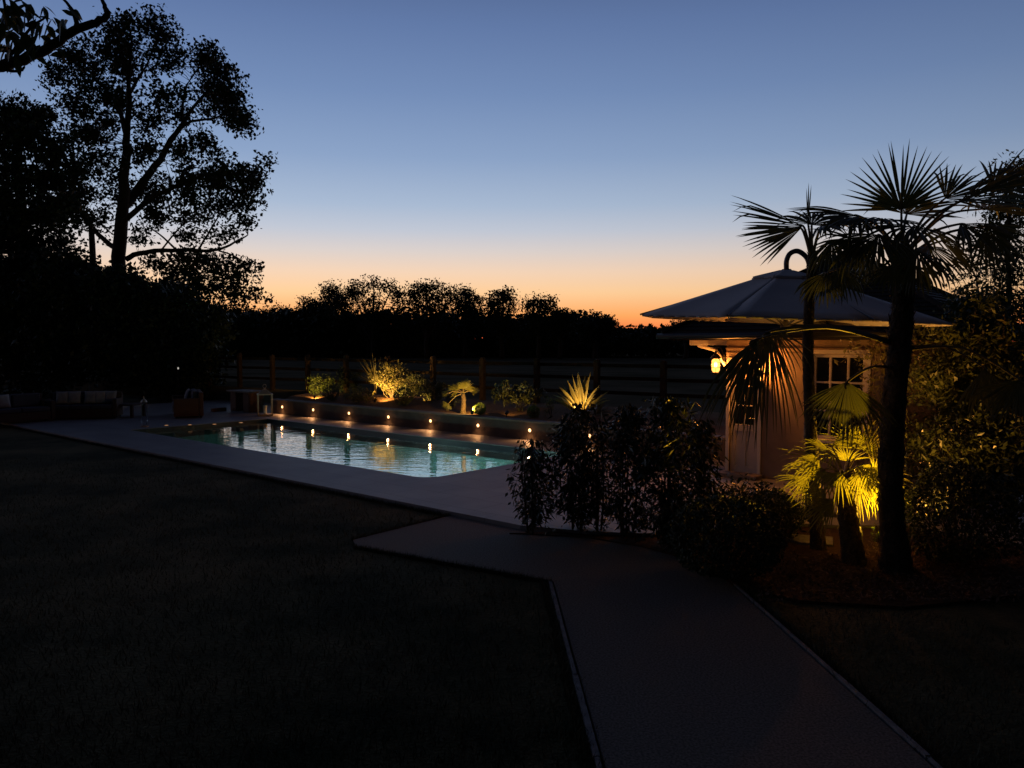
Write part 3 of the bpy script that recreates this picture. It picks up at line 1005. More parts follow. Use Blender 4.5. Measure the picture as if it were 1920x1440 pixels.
# sword leaved plant
p = BZ(1088, 786)
t = thing('sword_leaved_plant', 'tall fan of lit sword shaped leaves rising from the raised bed', 'plant', p)
q = MB()
for k in range(52):
    x = rnd(-1, 1); e = rnd(-.30, .30)
    sword(q, p + Z * .10 + rng.normal(size=3) * np.array((.05, .05, .02)), (math.sin(x * .92) + .0, e, math.cos(x * .92)), rnd(.8, 1.3) * (1 - .25 * abs(x)), .062, rnd(.0, .14) + .20 * abs(x), up=np.array((0, -1., .1)))
for k in range(12):
    sword(q, p + Z * .06, (rnd(-1, 1), rnd(-.6, .1), rnd(.05, .6)), rnd(.3, .6), .05, .3, up=np.array((0, -1., .1)))
q.build('leaves', M_sword, t)
uplight(p + np.array((-.08, -.50, 0)), p + Z * .75, 85.0, 'black spike lamp in front of the tall sword leaved plant')
p = BZ(1118, 783)
t = thing('low_spiky_plant', 'low arching spiky plant beside the tall sword leaved plant', 'plant', p)
q = MB()
for k in range(34):
    a = rnd(-.6, 1.6); e = rnd(.02, .9)
    sword(q, p + Z * .08, (math.cos(a) * math.cos(e), -math.sin(a) * .4 * math.cos(e), math.sin(e)), rnd(.35, .62), .035, .25)
q.build('leaves', M_sword, t)

# ------------------------------------------------------------------ furniture on the far terrace
def place(px, py, z=.05):
    return G(px, py, z)

def cushion_mesh(w, h, t_, n=10):
    vs, fs = [], []
    for s in (1, -1):
        for j in range(n + 1):
            for i in range(n + 1):
                x, y = 2 * i / n - 1, 2 * j / n - 1
                e = ((1 - abs(x) ** 3) * (1 - abs(y) ** 3)) ** .5
                k = 1 - .06 * (1 - abs(x)) * 0 - .05 * (x * x * y * y)
                vs.append((x * w / 2 * (1 - .07 * (1 - y * y)), s * t_ / 2 * e, y * h / 2 * (1 - .07 * (1 - x * x))))
    m_ = (n + 1) ** 2
    for s in (0, 1):
        for j in range(n):
            for i in range(n):
                a = s * m_ + j * (n + 1) + i
                q = (a, a + 1, a + n + 2, a + n + 1)
                fs.append(q if s == 0 else q[::-1])
    return np.array(vs), fs

def rot_z(v, a):
    c, s = math.cos(a), math.sin(a)
    return np.array((v[0] * c - v[1] * s, v[0] * s + v[1] * c, v[2]))

def cushion(label, pos, yaw, w=.42, h=.40, t_=.15, lean=.3, m=None):
    vs, fs = cushion_mesh(w, h, t_)
    out = []
    for v in vs:
        y, z = v[1] * math.cos(lean) + v[2] * math.sin(lean), -v[1] * math.sin(lean) + v[2] * math.cos(lean)
        out.append(rot_z(np.array((v[0], y, z)), yaw) + pos)
    q = MB(); q.add(out, fs)
    o = q.build('cushion', m or M_fab_pale, None, smooth=True)
    return tag(o, label, 'cushion', 'scatter cushions on the garden sofas')

def sofa(name, label, base, yaw, w, panel, seats, h=.78, d=.85, cat='sofa', group='wicker garden sofas'):
    """faces local -Y"""
    base = np.asarray(base, float)
    X, Y = rot_z(np.array((1., 0, 0)), yaw), rot_z(np.array((0, 1., 0)), yaw)
    t = thing(name, label, cat, base, group)
    Fm = (base, X, Y)
    q = MB(); q.abox(-w / 2 + .13, w / 2 - .13, -d / 2 + .02, d / 2 - .14, .05, .30, Fm); q.build('base', M_wicker, t, bevel=.01)
    for s in (-1, 1):
        q = MB(); q.abox(min(s * w / 2, s * (w / 2 - .127)), max(s * w / 2, s * (w / 2 - .127)), -d / 2, d / 2 - .135, .05, .60, Fm); q.build('armrest', panel, t, bevel=.02)
    q = MB(); q.abox(-w / 2, w / 2, d / 2 - .13, d / 2, .05, h, Fm); q.build('backrest', panel, t, bevel=.02)
    for sx_ in (-1, 1):
        for sy_ in (-1, 1):
            q = MB(); q.abox(sx_ * (w / 2 - .08) - .03, sx_ * (w / 2 - .08) + .03, sy_ * (d / 2 - .07) - .03, sy_ * (d / 2 - .07) + .03, 0, .048, Fm); q.build('foot', M_black, t)
    sw = (w - .28) / seats
    for k in range(seats):
        x0 = -w / 2 + .14 + sw * k
        q = MB(); q.abox(x0 + .006, x0 + sw - .006, -d / 2 - .01, d / 2 - .15, .303, .43, Fm); q.build('seat_cushion', M_fab_navy, t, bevel=.035)
        q = MB(); q.abox(x0 + .01, x0 + sw - .01, d / 2 - .30, d / 2 - .135, .435, h + .03, Fm); q.build('back_cushion', M_fab_navy, t, bevel=.04)
    return t, X, Y

pA = place(157, 784); yA = .25
tA, XA, YA = sofa('garden_sofa', 'long dark wicker sofa carrying five pale cushions', pA, yA, 2.05, M_wicker, 3)
for k, x in enumerate((-.58, -.25, .20, .48, .76)):
    lab = ['outermost pale cushion of the pair on the long dark sofa', 'inner pale cushion of the pair on the long dark sofa', 'pale cushion in the gap side of the trio on the long sofa', 'middle pale cushion of the trio on the long sofa', 'pale cushion of the trio against the armrest of the long sofa'][k]
    cushion(lab, pA + XA * x + YA * (.02) + Z * .64, yA + rnd(-.1, .1), .36)
pB = place(352, 779); yB = -1.15
tB, XB, YB = sofa('garden_sofa', 'brown sided wicker sofa turned away from the pool, by the stone counter', pB, yB, 1.9, M_wick2, 2)
cushion('single pale cushion on the brown sided sofa', pB + XB * -.45 + YB * .02 + Z * .64, yB, .42)
pC = place(28, 792); yC = 1.0
tC, XC, YC = sofa('garden_sofa', 'dark wicker sofa at the edge of the terrace by the lawn', pC, yC, 1.9, M_wicker, 2)
cushion('pale cushion on the dark sofa beside the lawn', pC + XC * -.3 + YC * .02 + Z * .64, yC, .40)
cushion('second pale cushion on the dark sofa beside the lawn, nearer its armrest', pC + XC * -.68 + YC * .02 + Z * .64, yC, .38)

pT = place(222, 781)
t = thing('coffee_table', 'low dark coffee table between the garden sofas', 'table', pT)
Fm = (pT, rot_z(np.array((1., 0, 0)), -.1), rot_z(np.array((0, 1., 0)), -.1))
q = MB(); q.abox(-.72, .72, -.4, .4, .37, .41, Fm); q.build('tabletop', M_wicker, t, bevel=.008)
for a in (-1, 1):
    for c in (-1, 1):
        q = MB(); q.abox(a * .65 - .04, a * .65 + .04, c * .33 - .04, c * .33 + .04, 0, .368, Fm); q.build('leg', M_wicker, t)

# stone counter at the end of the wall
t = thing('stone_counter', 'stone counter with a pale slab top on brown piers by the metal lantern', 'counter', place(447, 777))
q = MB(); q.abox(-15.0, -13.6, 4.75, 5.45, .70, .755, (O, U, V)); q.build('slab_top', M_cope, t, bevel=.008)
for u0 in (-14.75, -13.95):
    q = MB(); q.abox(u0 - .15, u0 + .18, 4.84, 5.4, .05, .697, (O, U, V)); q.build('pier', M_wick2, t)
b = MB()
b.abox(-15.05, -14.92, 4.2, 4.7, .05, .17, (O, U, V))
tag(b.build('stone_step', M_wick2, bevel=.01), 'small brown stone block in front of the stone counter', 'step')

# tall floor lantern
pL = place(497, 779)
t = thing('floor_lantern', 'tall metal framed candle lantern standing on the paving at the wall end', 'lantern', pL)
s, h = .21, .66
a0 = .35
X, Y = rot_z(np.array((1., 0, 0)), a0), rot_z(np.array((0, 1., 0)), a0)
Fm = (pL, X, Y)
q = MB(); q.abox(-s - .02, s + .02, -s - .02, s + .02, 0, .05, Fm); q.build('base', M_metal_grey, t, bevel=.006)
q = MB()
for a in (-1, 1):
    for c in (-1, 1):
        q.abox(a * s - .018, a * s + .018, c * s - .018, c * s + .018, .05, h, Fm)
q.abox(-s - .03, s + .03, -s - .03, s + .03, h, h + .03, Fm)
q.build('frame', M_metal_grey, t)
q = MB(); vs = [pL + X * sx_ * s + Y * sy_ * s + Z * (h + .03) for sx_, sy_ in ((-1, -1), (1, -1), (1, 1), (-1, 1))] + [pL + X * sx_ * .06 + Y * sy_ * .06 + Z * (h + .16) for sx_, sy_ in ((-1, -1), (1, -1), (1, 1), (-1, 1))]
q.add(vs, [(0, 1, 5, 4), (1, 2, 6, 5), (2, 3, 7, 6), (3, 0, 4, 7), (4, 5, 6, 7), (3, 2, 1, 0)])
q.tube([pL + Z * (h + .16), pL + Z * (h + .22)], .03, 8)
q.build('cap', M_metal_grey, t)
q = MB()
q.tube([pL + Z * (h + .27) + (X * math.cos(a) * .055 + Z * math.sin(a) * .055) for a in [i * 2 * math.pi / 16 for i in range(17)]], .009, 5, cap=False); q.build('ring_handle', M_metal_grey, t)
q = MB()
for a, c in ((X, Y), (Y, X)):
    for s_ in (-1, 1):
        q.box(pL + a * s_ * (s - .003) + Z * (.05 + h) / 2 , a * .002, c * (s - .02), Z * (h - .06) / 2)
q.build('pane', M_glass, t)
q = MB(); q.lathe(pL + Z * .05, [(.06, 0), (.06, .26), (.05, .27)], 14)
tag(q.build('candle', M_candle, None, smooth=False), 'unlit wax candle inside the tall metal lantern', 'candle')

# thin bottle-like side stand at the pool end
p = place(271, 800)
t = thing('hurricane_lamp', 'slim clear hurricane lamp standing on the paving near the coffee table', 'lantern', p)
q = MB(); q.lathe(p, [(.11, 0), (.11, .03), (.04, .05)], 16); q.build('base', M_metal_grey, t)
q = MB(); q.lathe(p + Z * .05, [(.05, 0), (.09, .12), (.08, .5), (.07, .62)], 16); q.build('chimney', M_glass, t)
q = MB(); q.lathe(p + Z * .68, [(.085, 0), (.06, .05), (.012, .10), (.012, .16)], 16); q.build('lid', M_metal_grey, t)
# ------------------------------------------------------------------ pavilion
PO = np.array((3.78, 14.1, .05))
PF = (PO, U, V)
pv = wuv(PO)[1]
def pu(px):                       # along the front wall, from a measured column
    p = hit_v(px, 700, pv)
    return float(np.dot(p - PO, U))
pav = thing('garden_pavilion', 'cream garden pavilion with a dark pyramid roof, white door and window', 'pavilion', PO)
PW, PD, PH = 3.7, 3.3, 2.40
d0, d1 = pu(1368), pu(1424)
w0, w1 = pu(1523), pu(1624)
def at_u(u, py):                  # height of a measured row at that place on the wall
    p = PO + U * u
    px = 960 + FPX * p[0] / p[1]
    q = hit_v(px, py, pv)
    return float(q[2] - PO[2])
uw = (w0 + w1) / 2
z1w, z0w = at_u(uw, 664), at_u(uw, 825)
q = MB()
TH = .22
q.abox(0, d0, 0, TH, 0, PH, PF)
q.abox(d0, d1, 0, TH, 2.02, PH, PF)
q.abox(d1, w0, 0, TH, 0, PH, PF)
q.abox(w0, w1, 0, TH, 0, z0w, PF)
q.abox(w0, w1, 0, TH, z1w, PH, PF)
q.abox(w1, PW, 0, TH, 0, PH, PF)
q.abox(0, TH, TH, PD, 0, PH, PF); q.abox(PW - TH, PW, TH, PD, 0, PH, PF); q.abox(TH, PW - TH, PD - TH, PD, 0, PH, PF)
q.build('wall', M_render, pav)
q = MB(); q.abox(-.015, PW + .015, -.022, -.002, 2.21, 2.24, PF); q.abox(-.01, PW + .01, -.012, -.002, 2.14, 2.16, PF); q.build('frieze_moulding', M_render, pav, bevel=.004)
# roof
e0, e1, f0, f1 = -.98, PW + .35, -.55, PD + .45
ez = 2.47
cu, cv = (e0 + e1) / 2, (f0 + f1) / 2
def rp(u, v, z): return PO + U * u + V * v + Z * z
apex = rp(cu, cv, ez + 1.44)
cor = [(e0, f0), (e1, f0), (e1, f1), (e0, f1)]
q = MB()
for i in range(4):
    a, c = cor[i], cor[(i + 1) % 4]
    A, B_ = rp(a[0], a[1], ez), rp(c[0], c[1], ez)
    n_ = 22                       # courses of slates, each a small step
    nr = unit(np.cross(B_ - A, apex - A))
    for k in range(n_):
        t0, t1 = k / n_, (k + 1) / n_
        q.add([A + (apex - A) * t0 + nr * .022, B_ + (apex - B_) * t0 + nr * .022, B_ + (apex - B_) * t1 + nr * .004, A + (apex - A) * t1 + nr * .004], [(0, 1, 2, 3)])
        q.add([A + (apex - A) * t0, B_ + (apex - B_) * t0, B_ + (apex - B_) * t0 + nr * .022, A + (apex - A) * t0 + nr * .022], [(0, 1, 2, 3)])
    q.tube([A + Z * .03, A + (apex - A) * .5 + Z * .03, apex + Z * .02], .045, 6)
rf = q.build('roof', M_tiles, pav)
q = MB()
q.abox(e0 + .03, e1 - .03, f0 + .03, f1 - .03, ez - .05, ez - .01, PF); q.build('soffit', M_render, pav)
q = MB()
q.abox(e0, e1, f0 - .02, f0 + .002, ez - .10, ez - .002, PF); q.abox(e0, e1, f1 - .002, f1 + .02, ez - .10, ez - .002, PF)
q.abox(e0 - .02, e0 - .0005, f0 - .02, f1 + .02, ez - .10, ez - .002, PF); q.abox(e1 + .0005, e1 + .02, f0 - .02, f1 + .02, ez - .10, ez - .002, PF)
q.build('fascia', M_tiles, pav)
q = MB(); q.tube([rp(e0 - .05, f0 - .075, ez - .035), rp(e1 + .05, f0 - .075, ez - .02)], .05, 10); q.build('gutter', M_black, pav, smooth=True)
q = MB(); q.tube(smooth_line([rp(PW - .1, f0 - .08, ez - .05), rp(PW - .1, f0 - .08, ez - .12), rp(PW - .1, -.07, ez - .32), rp(PW - .1, -.06, 1.2), rp(PW - .1, -.06, .05)], 5), .035, 8); q.build('downpipe', M_black, pav, smooth=True)
q = MB(); q.lathe(apex - Z * .02, [(.10, 0), (.08, .06), (.03, .08), (.05, .13), (.045, .18), (.012, .24)], 12); q.build('finial', M_tiles, rf)
q = MB(); q.abox(-.75, -.003, .03, .15, ez - .19, ez - .06, PF); q.abox(-.75, -.63, .15, PD - .1, ez - .19, ez - .06, PF); q.build('porch_beam', M_white, pav, bevel=.006)
q = MB(); q.tube([rp(-.6, .09, ez - .2), rp(-.25, .09, ez - .28), rp(-.012, .09, ez - .62)], [.03, .035, .035], 6); q.build('bracket', M_white, pav)
# door
q = MB()
for a, c, z0, z1 in ((d0 - .05, d0 + .012, 0, 2.07), (d1 - .012, d1 + .05, 0, 2.07), (d0 - .05, d1 + .05, 2.008, 2.07)):
    q.abox(a, c, -.025, -.003 if z0 == 0 else -.001, z0, z1, PF)
q.build('door_frame', M_white, pav, bevel=.004)
q = MB()
x0, x1 = d0 + .016, d1 - .016
q.abox(x0, x0 + .085, .03, .075, .01, 2.0, PF); q.abox(x1 - .085, x1, .03, .075, .01, 2.0, PF)
for z0, z1 in ((.01, .17), (.78, .90), (1.9, 2.0)):
    q.abox(x0 + .085, x1 - .085, .031, .074, z0, z1, PF)
xm = (x0 + x1) / 2
q.abox(xm - .03, xm + .03, .0315, .0735, .17, .78, PF)
q.abox(x0 + .085, xm - .03, .045, .06, .17, .78, PF); q.abox(xm + .03, x1 - .085, .045, .06, .17, .78, PF)
q.abox(xm - .012, xm + .012, .035, .07, .9, 1.9, PF)
for z_ in (1.23, 1.57): q.abox(x0 + .085, x1 - .085, .036, .069, z_ - .012, z_ + .012, PF)
dr = q.build('door', M_greyp, pav, bevel=.003)
q = MB(); q.abox(x0 + .085, x1 - .085, .050, .055, .9, 1.9, PF); q.build('pane', M_winglass, dr)
q = MB(); p = rp(x1 - .04, .03, 1.02); q.tube([p, p - V * .05, p - V * .05 - U * .11], .01, 6); q.abox(x1 - .06, x1 - .02, .022, .0295, .94, 1.12, PF); q.build('handle', M_steel, dr)
q = MB(); q.abox(d0 - .12, d1 + .12, -.34, -.03, 0, .07, PF); q.build('door_step', M_cope, pav, bevel=.01)
# window
q = MB()
q.abox(w0 + .002, w0 + .055, .02, .09, z0w + .002, z1w - .002, PF); q.abox(w1 - .055, w1 - .002, .02, .09, z0w + .002, z1w - .002, PF)
q.abox(w0 + .055, w1 - .055, .021, .089, z0w + .002, z0w + .055, PF); q.abox(w0 + .055, w1 - .055, .021, .089, z1w - .055, z1w - .002, PF)
for k in (1, 2):
    x_ = w0 + (w1 - w0) * k / 3; z_ = z0w + (z1w - z0w) * k / 3
    q.abox(x_ - .018, x_ + .018, .0225, .08, z0w + .055, z1w - .055, PF)
    q.abox(w0 + .055, w1 - .055, .0235, .079, z_ - .016, z_ + .016, PF)
wn = q.build('window', M_white, pav, bevel=.003)
q = MB(); q.abox(w0 + .05, w1 - .05, .050, .056, z0w + .05, z1w - .05, PF); q.build('pane', M_winglass, wn)
q = MB(); q.abox(w0 - .06, w1 + .06, -.07, -.003, z0w - .06, z0w, PF); q.build('sill', M_white, wn, bevel=.006)
q = MB()
q.abox(w0 - .07, w0 - .004, -.02, -.003, z0w, z1w + .07, PF); q.abox(w1 + .004, w1 + .07, -.02, -.003, z0w, z1w + .07, PF); q.abox(w0 - .004, w1 + .004, -.02, -.002, z1w + .003, z1w + .07, PF)
q.build('window_surround', M_white, wn, bevel=.004)

# wall lanterns
M_bulb = emis('lit_bulb', (1.0, .62, .22), 9.0)
def wall_lantern(c, nrm, label, energy):
    """c = centre of the glass; nrm = direction out of the wall it hangs on"""
    nrm = unit(nrm)
    t = thing('wall_lantern', label, 'wall lantern', c - Z * .2, 'lit lanterns by the pavilion door')
    q = MB(); q.lathe(c - nrm * .155 + Z * .12, [(.06, 0), (.06, .015), (.03, .03)], 14, axis=nrm)
    q.tube(smooth_line([c - nrm * .14 + Z * .12, c - nrm * .10 + Z * .27, c - nrm * .02 + Z * .30, c + Z * .235], 6), .009, 6); q.build('bracket', M_black, t, smooth=True)
    q = MB(); q.lathe(c + Z * .10, [(.10, 0), (.095, .015), (.055, .06), (.03, .085), (.018, .09), (.016, .13)], 16); q.build('cap', M_black, t)
    q = MB(); q.lathe(c - Z * .155, [(.02, -.03), (.05, -.012), (.085, 0), (.085, .016)], 16); q.build('base', M_black, t)
    q = MB()
    for k in range(6):
        a = k * math.pi / 3 + .3
        q.tube([c + np.array((math.cos(a) * .082, math.sin(a) * .082, -.14)), c + np.array((math.cos(a) * .088, math.sin(a) * .088, .102))], .005, 4)
    for z_ in (-.05, .04):
        q.tube([c + np.array((math.cos(a) * .087, math.sin(a) * .087, z_)) for a in [i * 2 * math.pi / 18 for i in range(19)]], .004, 4, cap=False)
    q.build('cage', M_black, t)
    q = MB(); q.lathe(c, [(.045, -.138), (.070, -.10), (.080, -.02), (.076, .05), (.055, .085), (.03, .099)], 16); q.build('glass', M_lantern_glass, t, smooth=True)
    q = MB(); q.lathe(c, [(.008, -.06), (.026, -.04), (.03, 0), (.022, .03), (.005, .05)], 10); q.build('bulb', M_bulb, t, smooth=True)
    lamp('lantern_lamp', 'POINT', c, energy * 2.1, (1.0, .38, .075), t, radius=.045)
    return t
c1 = P(1342, 683, 14.12)
wall_lantern(np.array(c1), -U, 'lit lantern hanging off the pavilion corner, in plain view', 46)
c2 = hit_v(1427, 684, pv - .16)
wall_lantern(np.array(c2), -V, 'lit lantern by the pavilion door, half hidden behind a drooping palm fan', 95)

# ------------------------------------------------------------------ parasol
pc = np.array((.341 * 11.0, 11.0, 0)); RR = 2.03; PHI = R(8)
def cz(x, y, z):
    return np.array((x, y, z - .035 * (x - pc[0]) + .02 * (y - pc[1])))
par = thing('cantilever_parasol', 'large pale grey parasol with a curved pole over its top, beside the pavilion', 'parasol', pc + Z * .05)
def canopy(mb, r0, z0, r1, z1, sag, hem):
    NA, NR = 8, 8
    vs, fs = [], []
    for s in range(8):
        a0, a1 = PHI + s * math.pi / 4, PHI + (s + 1) * math.pi / 4
        k0 = len(vs)
        for i in range(NR + 1):
            t = i / NR
            r_ = r0 + (r1 - r0) * t
            for j in range(NA + 1):
                w = j / NA
                x = (math.cos(a0) * (1 - w) + math.cos(a1) * w) * r_; y = (math.sin(a0) * (1 - w) + math.sin(a1) * w) * r_
                pull = 1 - .03 * math.sin(math.pi * w) * t * t
                z_ = z0 + (z1 - z0) * t - sag * math.sin(math.pi * w) * math.sin(math.pi * min(1, t * .9)) * .6 
                vs.append(cz(pc[0] + x * pull, pc[1] + y * pull, z_))
        for i in range(NR):
            for j in range(NA):
                a = k0 + i * (NA + 1) + j
                fs.append((a, a + 1, a + NA + 2, a + NA + 1))
        for j in range(NA):                               # hem
            a = k0 + NR * (NA + 1) + j
            p0, p1 = vs[a], vs[a + 1]
            n0 = len(vs); vs += [p0 - Z * hem, p1 - Z * hem]
            fs.append((a, a + 1, n0 + 1, n0))
    mb.add(vs, fs)
q = MB(); canopy(q, .30, 3.285, RR, 2.70, .035, .03); cn = q.build('canopy', M_canvas, par, smooth=True)
cn.modifiers.new('thickness', 'SOLIDIFY').thickness = .004
q = MB(); canopy(q, .10, 3.365, .48, 3.262, .012, .03); vt = q.build('vent_cap', M_canvas, par, smooth=True)
vt.modifiers.new('thickness', 'SOLIDIFY').thickness = .004
for s in range(8):
    a = PHI + s * math.pi / 4
    dv = np.array((math.cos(a), math.sin(a)))
    q = MB(); q.tube([cz(pc[0] + dv[0] * .08, pc[1] + dv[1] * .08, 3.30), cz(pc[0] + dv[0] * 1.05, pc[1] + dv[1] * 1.05, 3.01), cz(*(pc[:2] + dv * (RR + .03)), 2.692)], .013, 6); q.build('rib', M_mast, par)
    q = MB(); q.tube([cz(pc[0] + dv[0] * .06, pc[1] + dv[1] * .06, 2.62), cz(pc[0] + dv[0] * 1.0, pc[1] + dv[1] * 1.0, 3.0)], .010, 5); q.build('strut', M_mast, par)
q = MB(); q.lathe(pc, [(.05, 2.56), (.07, 2.58), (.07, 2.66), (.03, 2.68), (.03, 3.16), (.08, 3.18), (.08, 3.24), (.085, 3.35), (.06, 3.385)], 14); q.build('hub', M_mast, par)
q = MB()
mx = pc + np.array((.37, .06, 0))
q.tube(smooth_line([mx + Z * .1, mx + Z * 1.5, mx + Z * 3.1, mx + Z * 3.33 + np.array((-.02, 0, 0)), pc + np.array((.30, .05, 3.53)), pc + np.array((.17, .03, 3.63)), pc + np.array((.05, .0, 3.60)), pc + np.array((.0, 0, 3.5)), pc + Z * 3.37], 6), .035, 10); q.build('mast', M_mast, par, smooth=True)
q = MB(); q.tube([mx + Z * 1.15 + np.array((0, -.05, 0)), mx + Z * 1.15 + np.array((0, -.11, 0)), mx + np.array((.12, -.11, 1.15))], .012, 6); q.abox(mx[0] - .05, mx[0] + .05, mx[1] - .055, mx[1] + .055, 1.05, 1.28); q.build('crank', M_mast, par)
q = MB(); q.abox(mx[0] - .45, mx[0] + .45, mx[1] - .45, mx[1] + .45, .05, .12); q.build('base', M_edge, par, bevel=.02)

# ------------------------------------------------------------------ palms by the path
pb = G(1682, 1070)
palm = thing('fan_palm', 'tall fan palm with a thick dark fibrous trunk beside the path', 'palm', pb)
tp = [pb - Z * .05, P(1670, 930, 8.4), P(1673, 800, 8.4), P(1687, 650, 8.4), P(1693, 560, 8.4), P(1690, 470, 8.4)]
hairy_trunk(palm, tp, .130, .10, 1700, top_bulge=.9, L=.15)
cr = P(1690, 470, 8.4)
def camn(p): return unit(EYE - np.asarray(p))
def fr(root, hub, tip, Rr, spread, n, droop, nr=None, par_=None, m=None, **kw):
    """hub and tip are points; nr defaults to facing the camera side"""
    d = np.asarray(tip) - np.asarray(hub)
    return frond(par_ or palm, root, hub, d, camn(hub) if nr is None else nr, Rr, spread, n, droop, m, **kw)
# crown
fr(P(1690, 480, 8.4), P(1690, 392, 8.3), P(1692, 280, 8.2), .68, 3.0, 25, .10, kink=.0, var=.06, nr=(0, -1, .25), split=.33)
fr(P(1690, 480, 8.4), P(1700, 402, 8.9), P(1720, 330, 9.4), .60, 3.0, 24, .30, nr=(0, -.5, .8), kink=.2)
fr(P(1690, 470, 8.4), P(1800, 378, 8.1), P(1955, 318, 7.8), .98, 2.0, 24, .55, nr=(-.1, -.45, 1), kink=.35)
fr(P(1690, 480, 8.4), P(1840, 392, 8.9), P(1940, 370, 9.3), .72, 2.6, 22, .8, nr=(.1, -.3, 1), kink=.35)
fr(P(1690, 480, 8.4), P(1610, 405, 8.2), P(1500, 400, 8.0), .66, 2.4, 22, .45, nr=(0, -.45, 1), kink=.4)
fr(P(1690, 490, 8.4), P(1622, 418, 8.9), P(1560, 400, 9.4), .58, 2.8, 22, .9, nr=(0, -.4, 1), kink=.4)
fr(P(1690, 520, 8.4), P(1742, 462, 8.3), P(1790, 500, 8.1), .55, 3.0, 24, .95, nr=(.5, -.8, .5), kink=.2)
fr(P(1690, 520, 8.4), P(1765, 452, 8.7), P(1830, 480, 8.8), .52, 2.7, 20, 1.1, nr=(.4, -.6, .7))
fr(P(1690, 510, 8.4), P(1648, 440, 8.0), P(1625, 500, 7.7), .52, 2.8, 22, 1.1, nr=(-.2, -.7, .7))
fr(P(1690, 500, 8.4), P(1712, 425, 7.8), P(1730, 450, 7.3), .60, 2.9, 24, .9, nr=(.1, -.3, 1))
fr(P(1690, 540, 8.4), P(1640, 470, 8.7), P(1600, 505, 8.9), .42, 2.8, 18, 1.2, nr=(-.3, -.7, .6))
fr(P(1690, 480, 8.4), P(1772, 372, 8.5), P(1850, 330, 8.5), .60, 2.2, 20, .25, nr=(-.2, -.7, .7), kink=.3, split=.4)
fr(P(1690, 480, 8.4), P(1800, 420, 8.0), P(1860, 440, 7.8), .62, 2.4, 22, 1.1, nr=(.1, -.5, .9), kink=.4)
fr(P(1690, 480, 8.4), P(1655, 412, 7.9), P(1640, 405, 7.3), .55, 2.8, 24, .9, nr=(-.1, -.4, 1), kink=.4)
fr(P(1690, 520, 8.4), P(1720, 470, 8.0), P(1735, 520, 7.8), .50, 2.4, 18, 1.1, nr=(.1, -.8, .6))
fr(P(1690, 540, 8.4), P(1668, 498, 8.2), P(1655, 560, 8.0), .34, 2.2, 14, 1.3)
fr(P(1690, 540, 8.4), P(1718, 500, 8.2), P(1732, 560, 8.0), .34, 2.2, 14, 1.3)
fr(P(1690, 480, 8.4), P(1862, 352, 8.3), P(1965, 300, 8.2), .62, 2.4, 20, .5, nr=(-.2, -.6, .8), kink=.35, split=.35)
fr(P(1690, 490, 8.4), P(1848, 425, 8.2), P(1905, 500, 8.1), .62, 2.2, 20, .9, nr=(-.2, -.8, .5), kink=.4, split=.35)
fr(P(1690, 500, 8.4), P(1612, 452, 8.0), P(1560, 500, 7.8), .52, 2.3, 18, .9, nr=(.1, -.8, .5), kink=.4, split=.35)
# skirt of old hanging fans
fr(P(1672, 645, 8.4), P(1418, 636, 7.7), P(1375, 745, 7.5), .98, .95, 17, 1.1, nr=(.1, -.85, .5), kink=.15, rise=.14, split=.4)
fr(P(1672, 642, 8.4), P(1442, 622, 7.9), P(1418, 730, 7.75), 1.10, 1.34, 23, 1.3, nr=(.0, -.85, .62), kink=.15, pr=.014, rise=.10, split=.32)
fr(P(1672, 640, 8.4), P(1452, 618, 8.15), P(1480, 690, 8.1), .56, 1.7, 12, .8, nr=(.2, -.9, .5), kink=.1, rise=.10, split=.22)
fr(P(1676, 690, 8.4), P(1588, 716, 8.15), P(1578, 800, 8.1), .62, 2.1, 24, .5, kink=.1, rise=.08)
fr(P(1705, 655, 8.4), P(1912, 712, 7.9), P(1890, 780, 7.8), .50, 2.0, 20, .6, nr=(-.3, -.9, .3), rise=.16, pr=.011)
fr(P(1705, 650, 8.4), P(1846, 690, 8.3), P(1850, 760, 8.3), .55, 1.3, 13, .7, nr=(-.5, -.8, .3), rise=.10, pr=.010)
# second, thin palm leaning away from it
b2 = G(1535, 1030)
palm2 = thing('fan_palm', 'slim fan palm whose crown stands in front of the parasol', 'palm', b2)
t2 = [b2 - Z * .05, P(1526, 900, 9.08), P(1518, 760, 8.88), P(1515, 640, 8.68), P(1520, 530, 8.5), P(1524, 470, 8.5)]
hairy_trunk(palm2, t2, .075, .045, 700, L=.07)
c2_ = P(1522, 490, 8.5)
fr(c2_, P(1506, 424, 8.3), P(1390, 405, 8.1), .78, 1.15, 15, .16, par_=palm2, kink=.12, var=.08, nr=(0, -.75, .7))
fr(c2_, P(1502, 428, 8.5), P(1392, 462, 8.3), .70, .8, 12, .16, par_=palm2, kink=.05, var=.08, nr=(0, -.9, .4))
fr(c2_, P(1515, 418, 8.4), P(1516, 350, 8.4), .38, .12, 3, .02, par_=palm2, kink=0)
fr(c2_, P(1522, 422, 8.6), P(1545, 380, 8.9), .46, 2.9, 22, .9, par_=palm2, nr=(0, -.4, .9))
fr(c2_, P(1540, 425, 8.2), P(1590, 415, 8.0), .55, 2.6, 22, 1.0, par_=palm2, nr=(.1, -.4, .9))
fr(c2_, P(1560, 452, 8.2), P(1572, 520, 8.0), .42, 2.2, 16, 1.0, par_=palm2)
fr(P(1520, 540, 8.5), P(1548, 512, 8.2), P(1530, 570, 8.1), .38, 1.9, 16, .9, par_=palm2, nr=(-.1, -.8, .6))
fr(P(1520, 540, 8.5), P(1578, 503, 8.3), P(1596, 560, 8.2), .40, 2.4, 18, 1.0, par_=palm2, nr=(.2, -.8, .6))
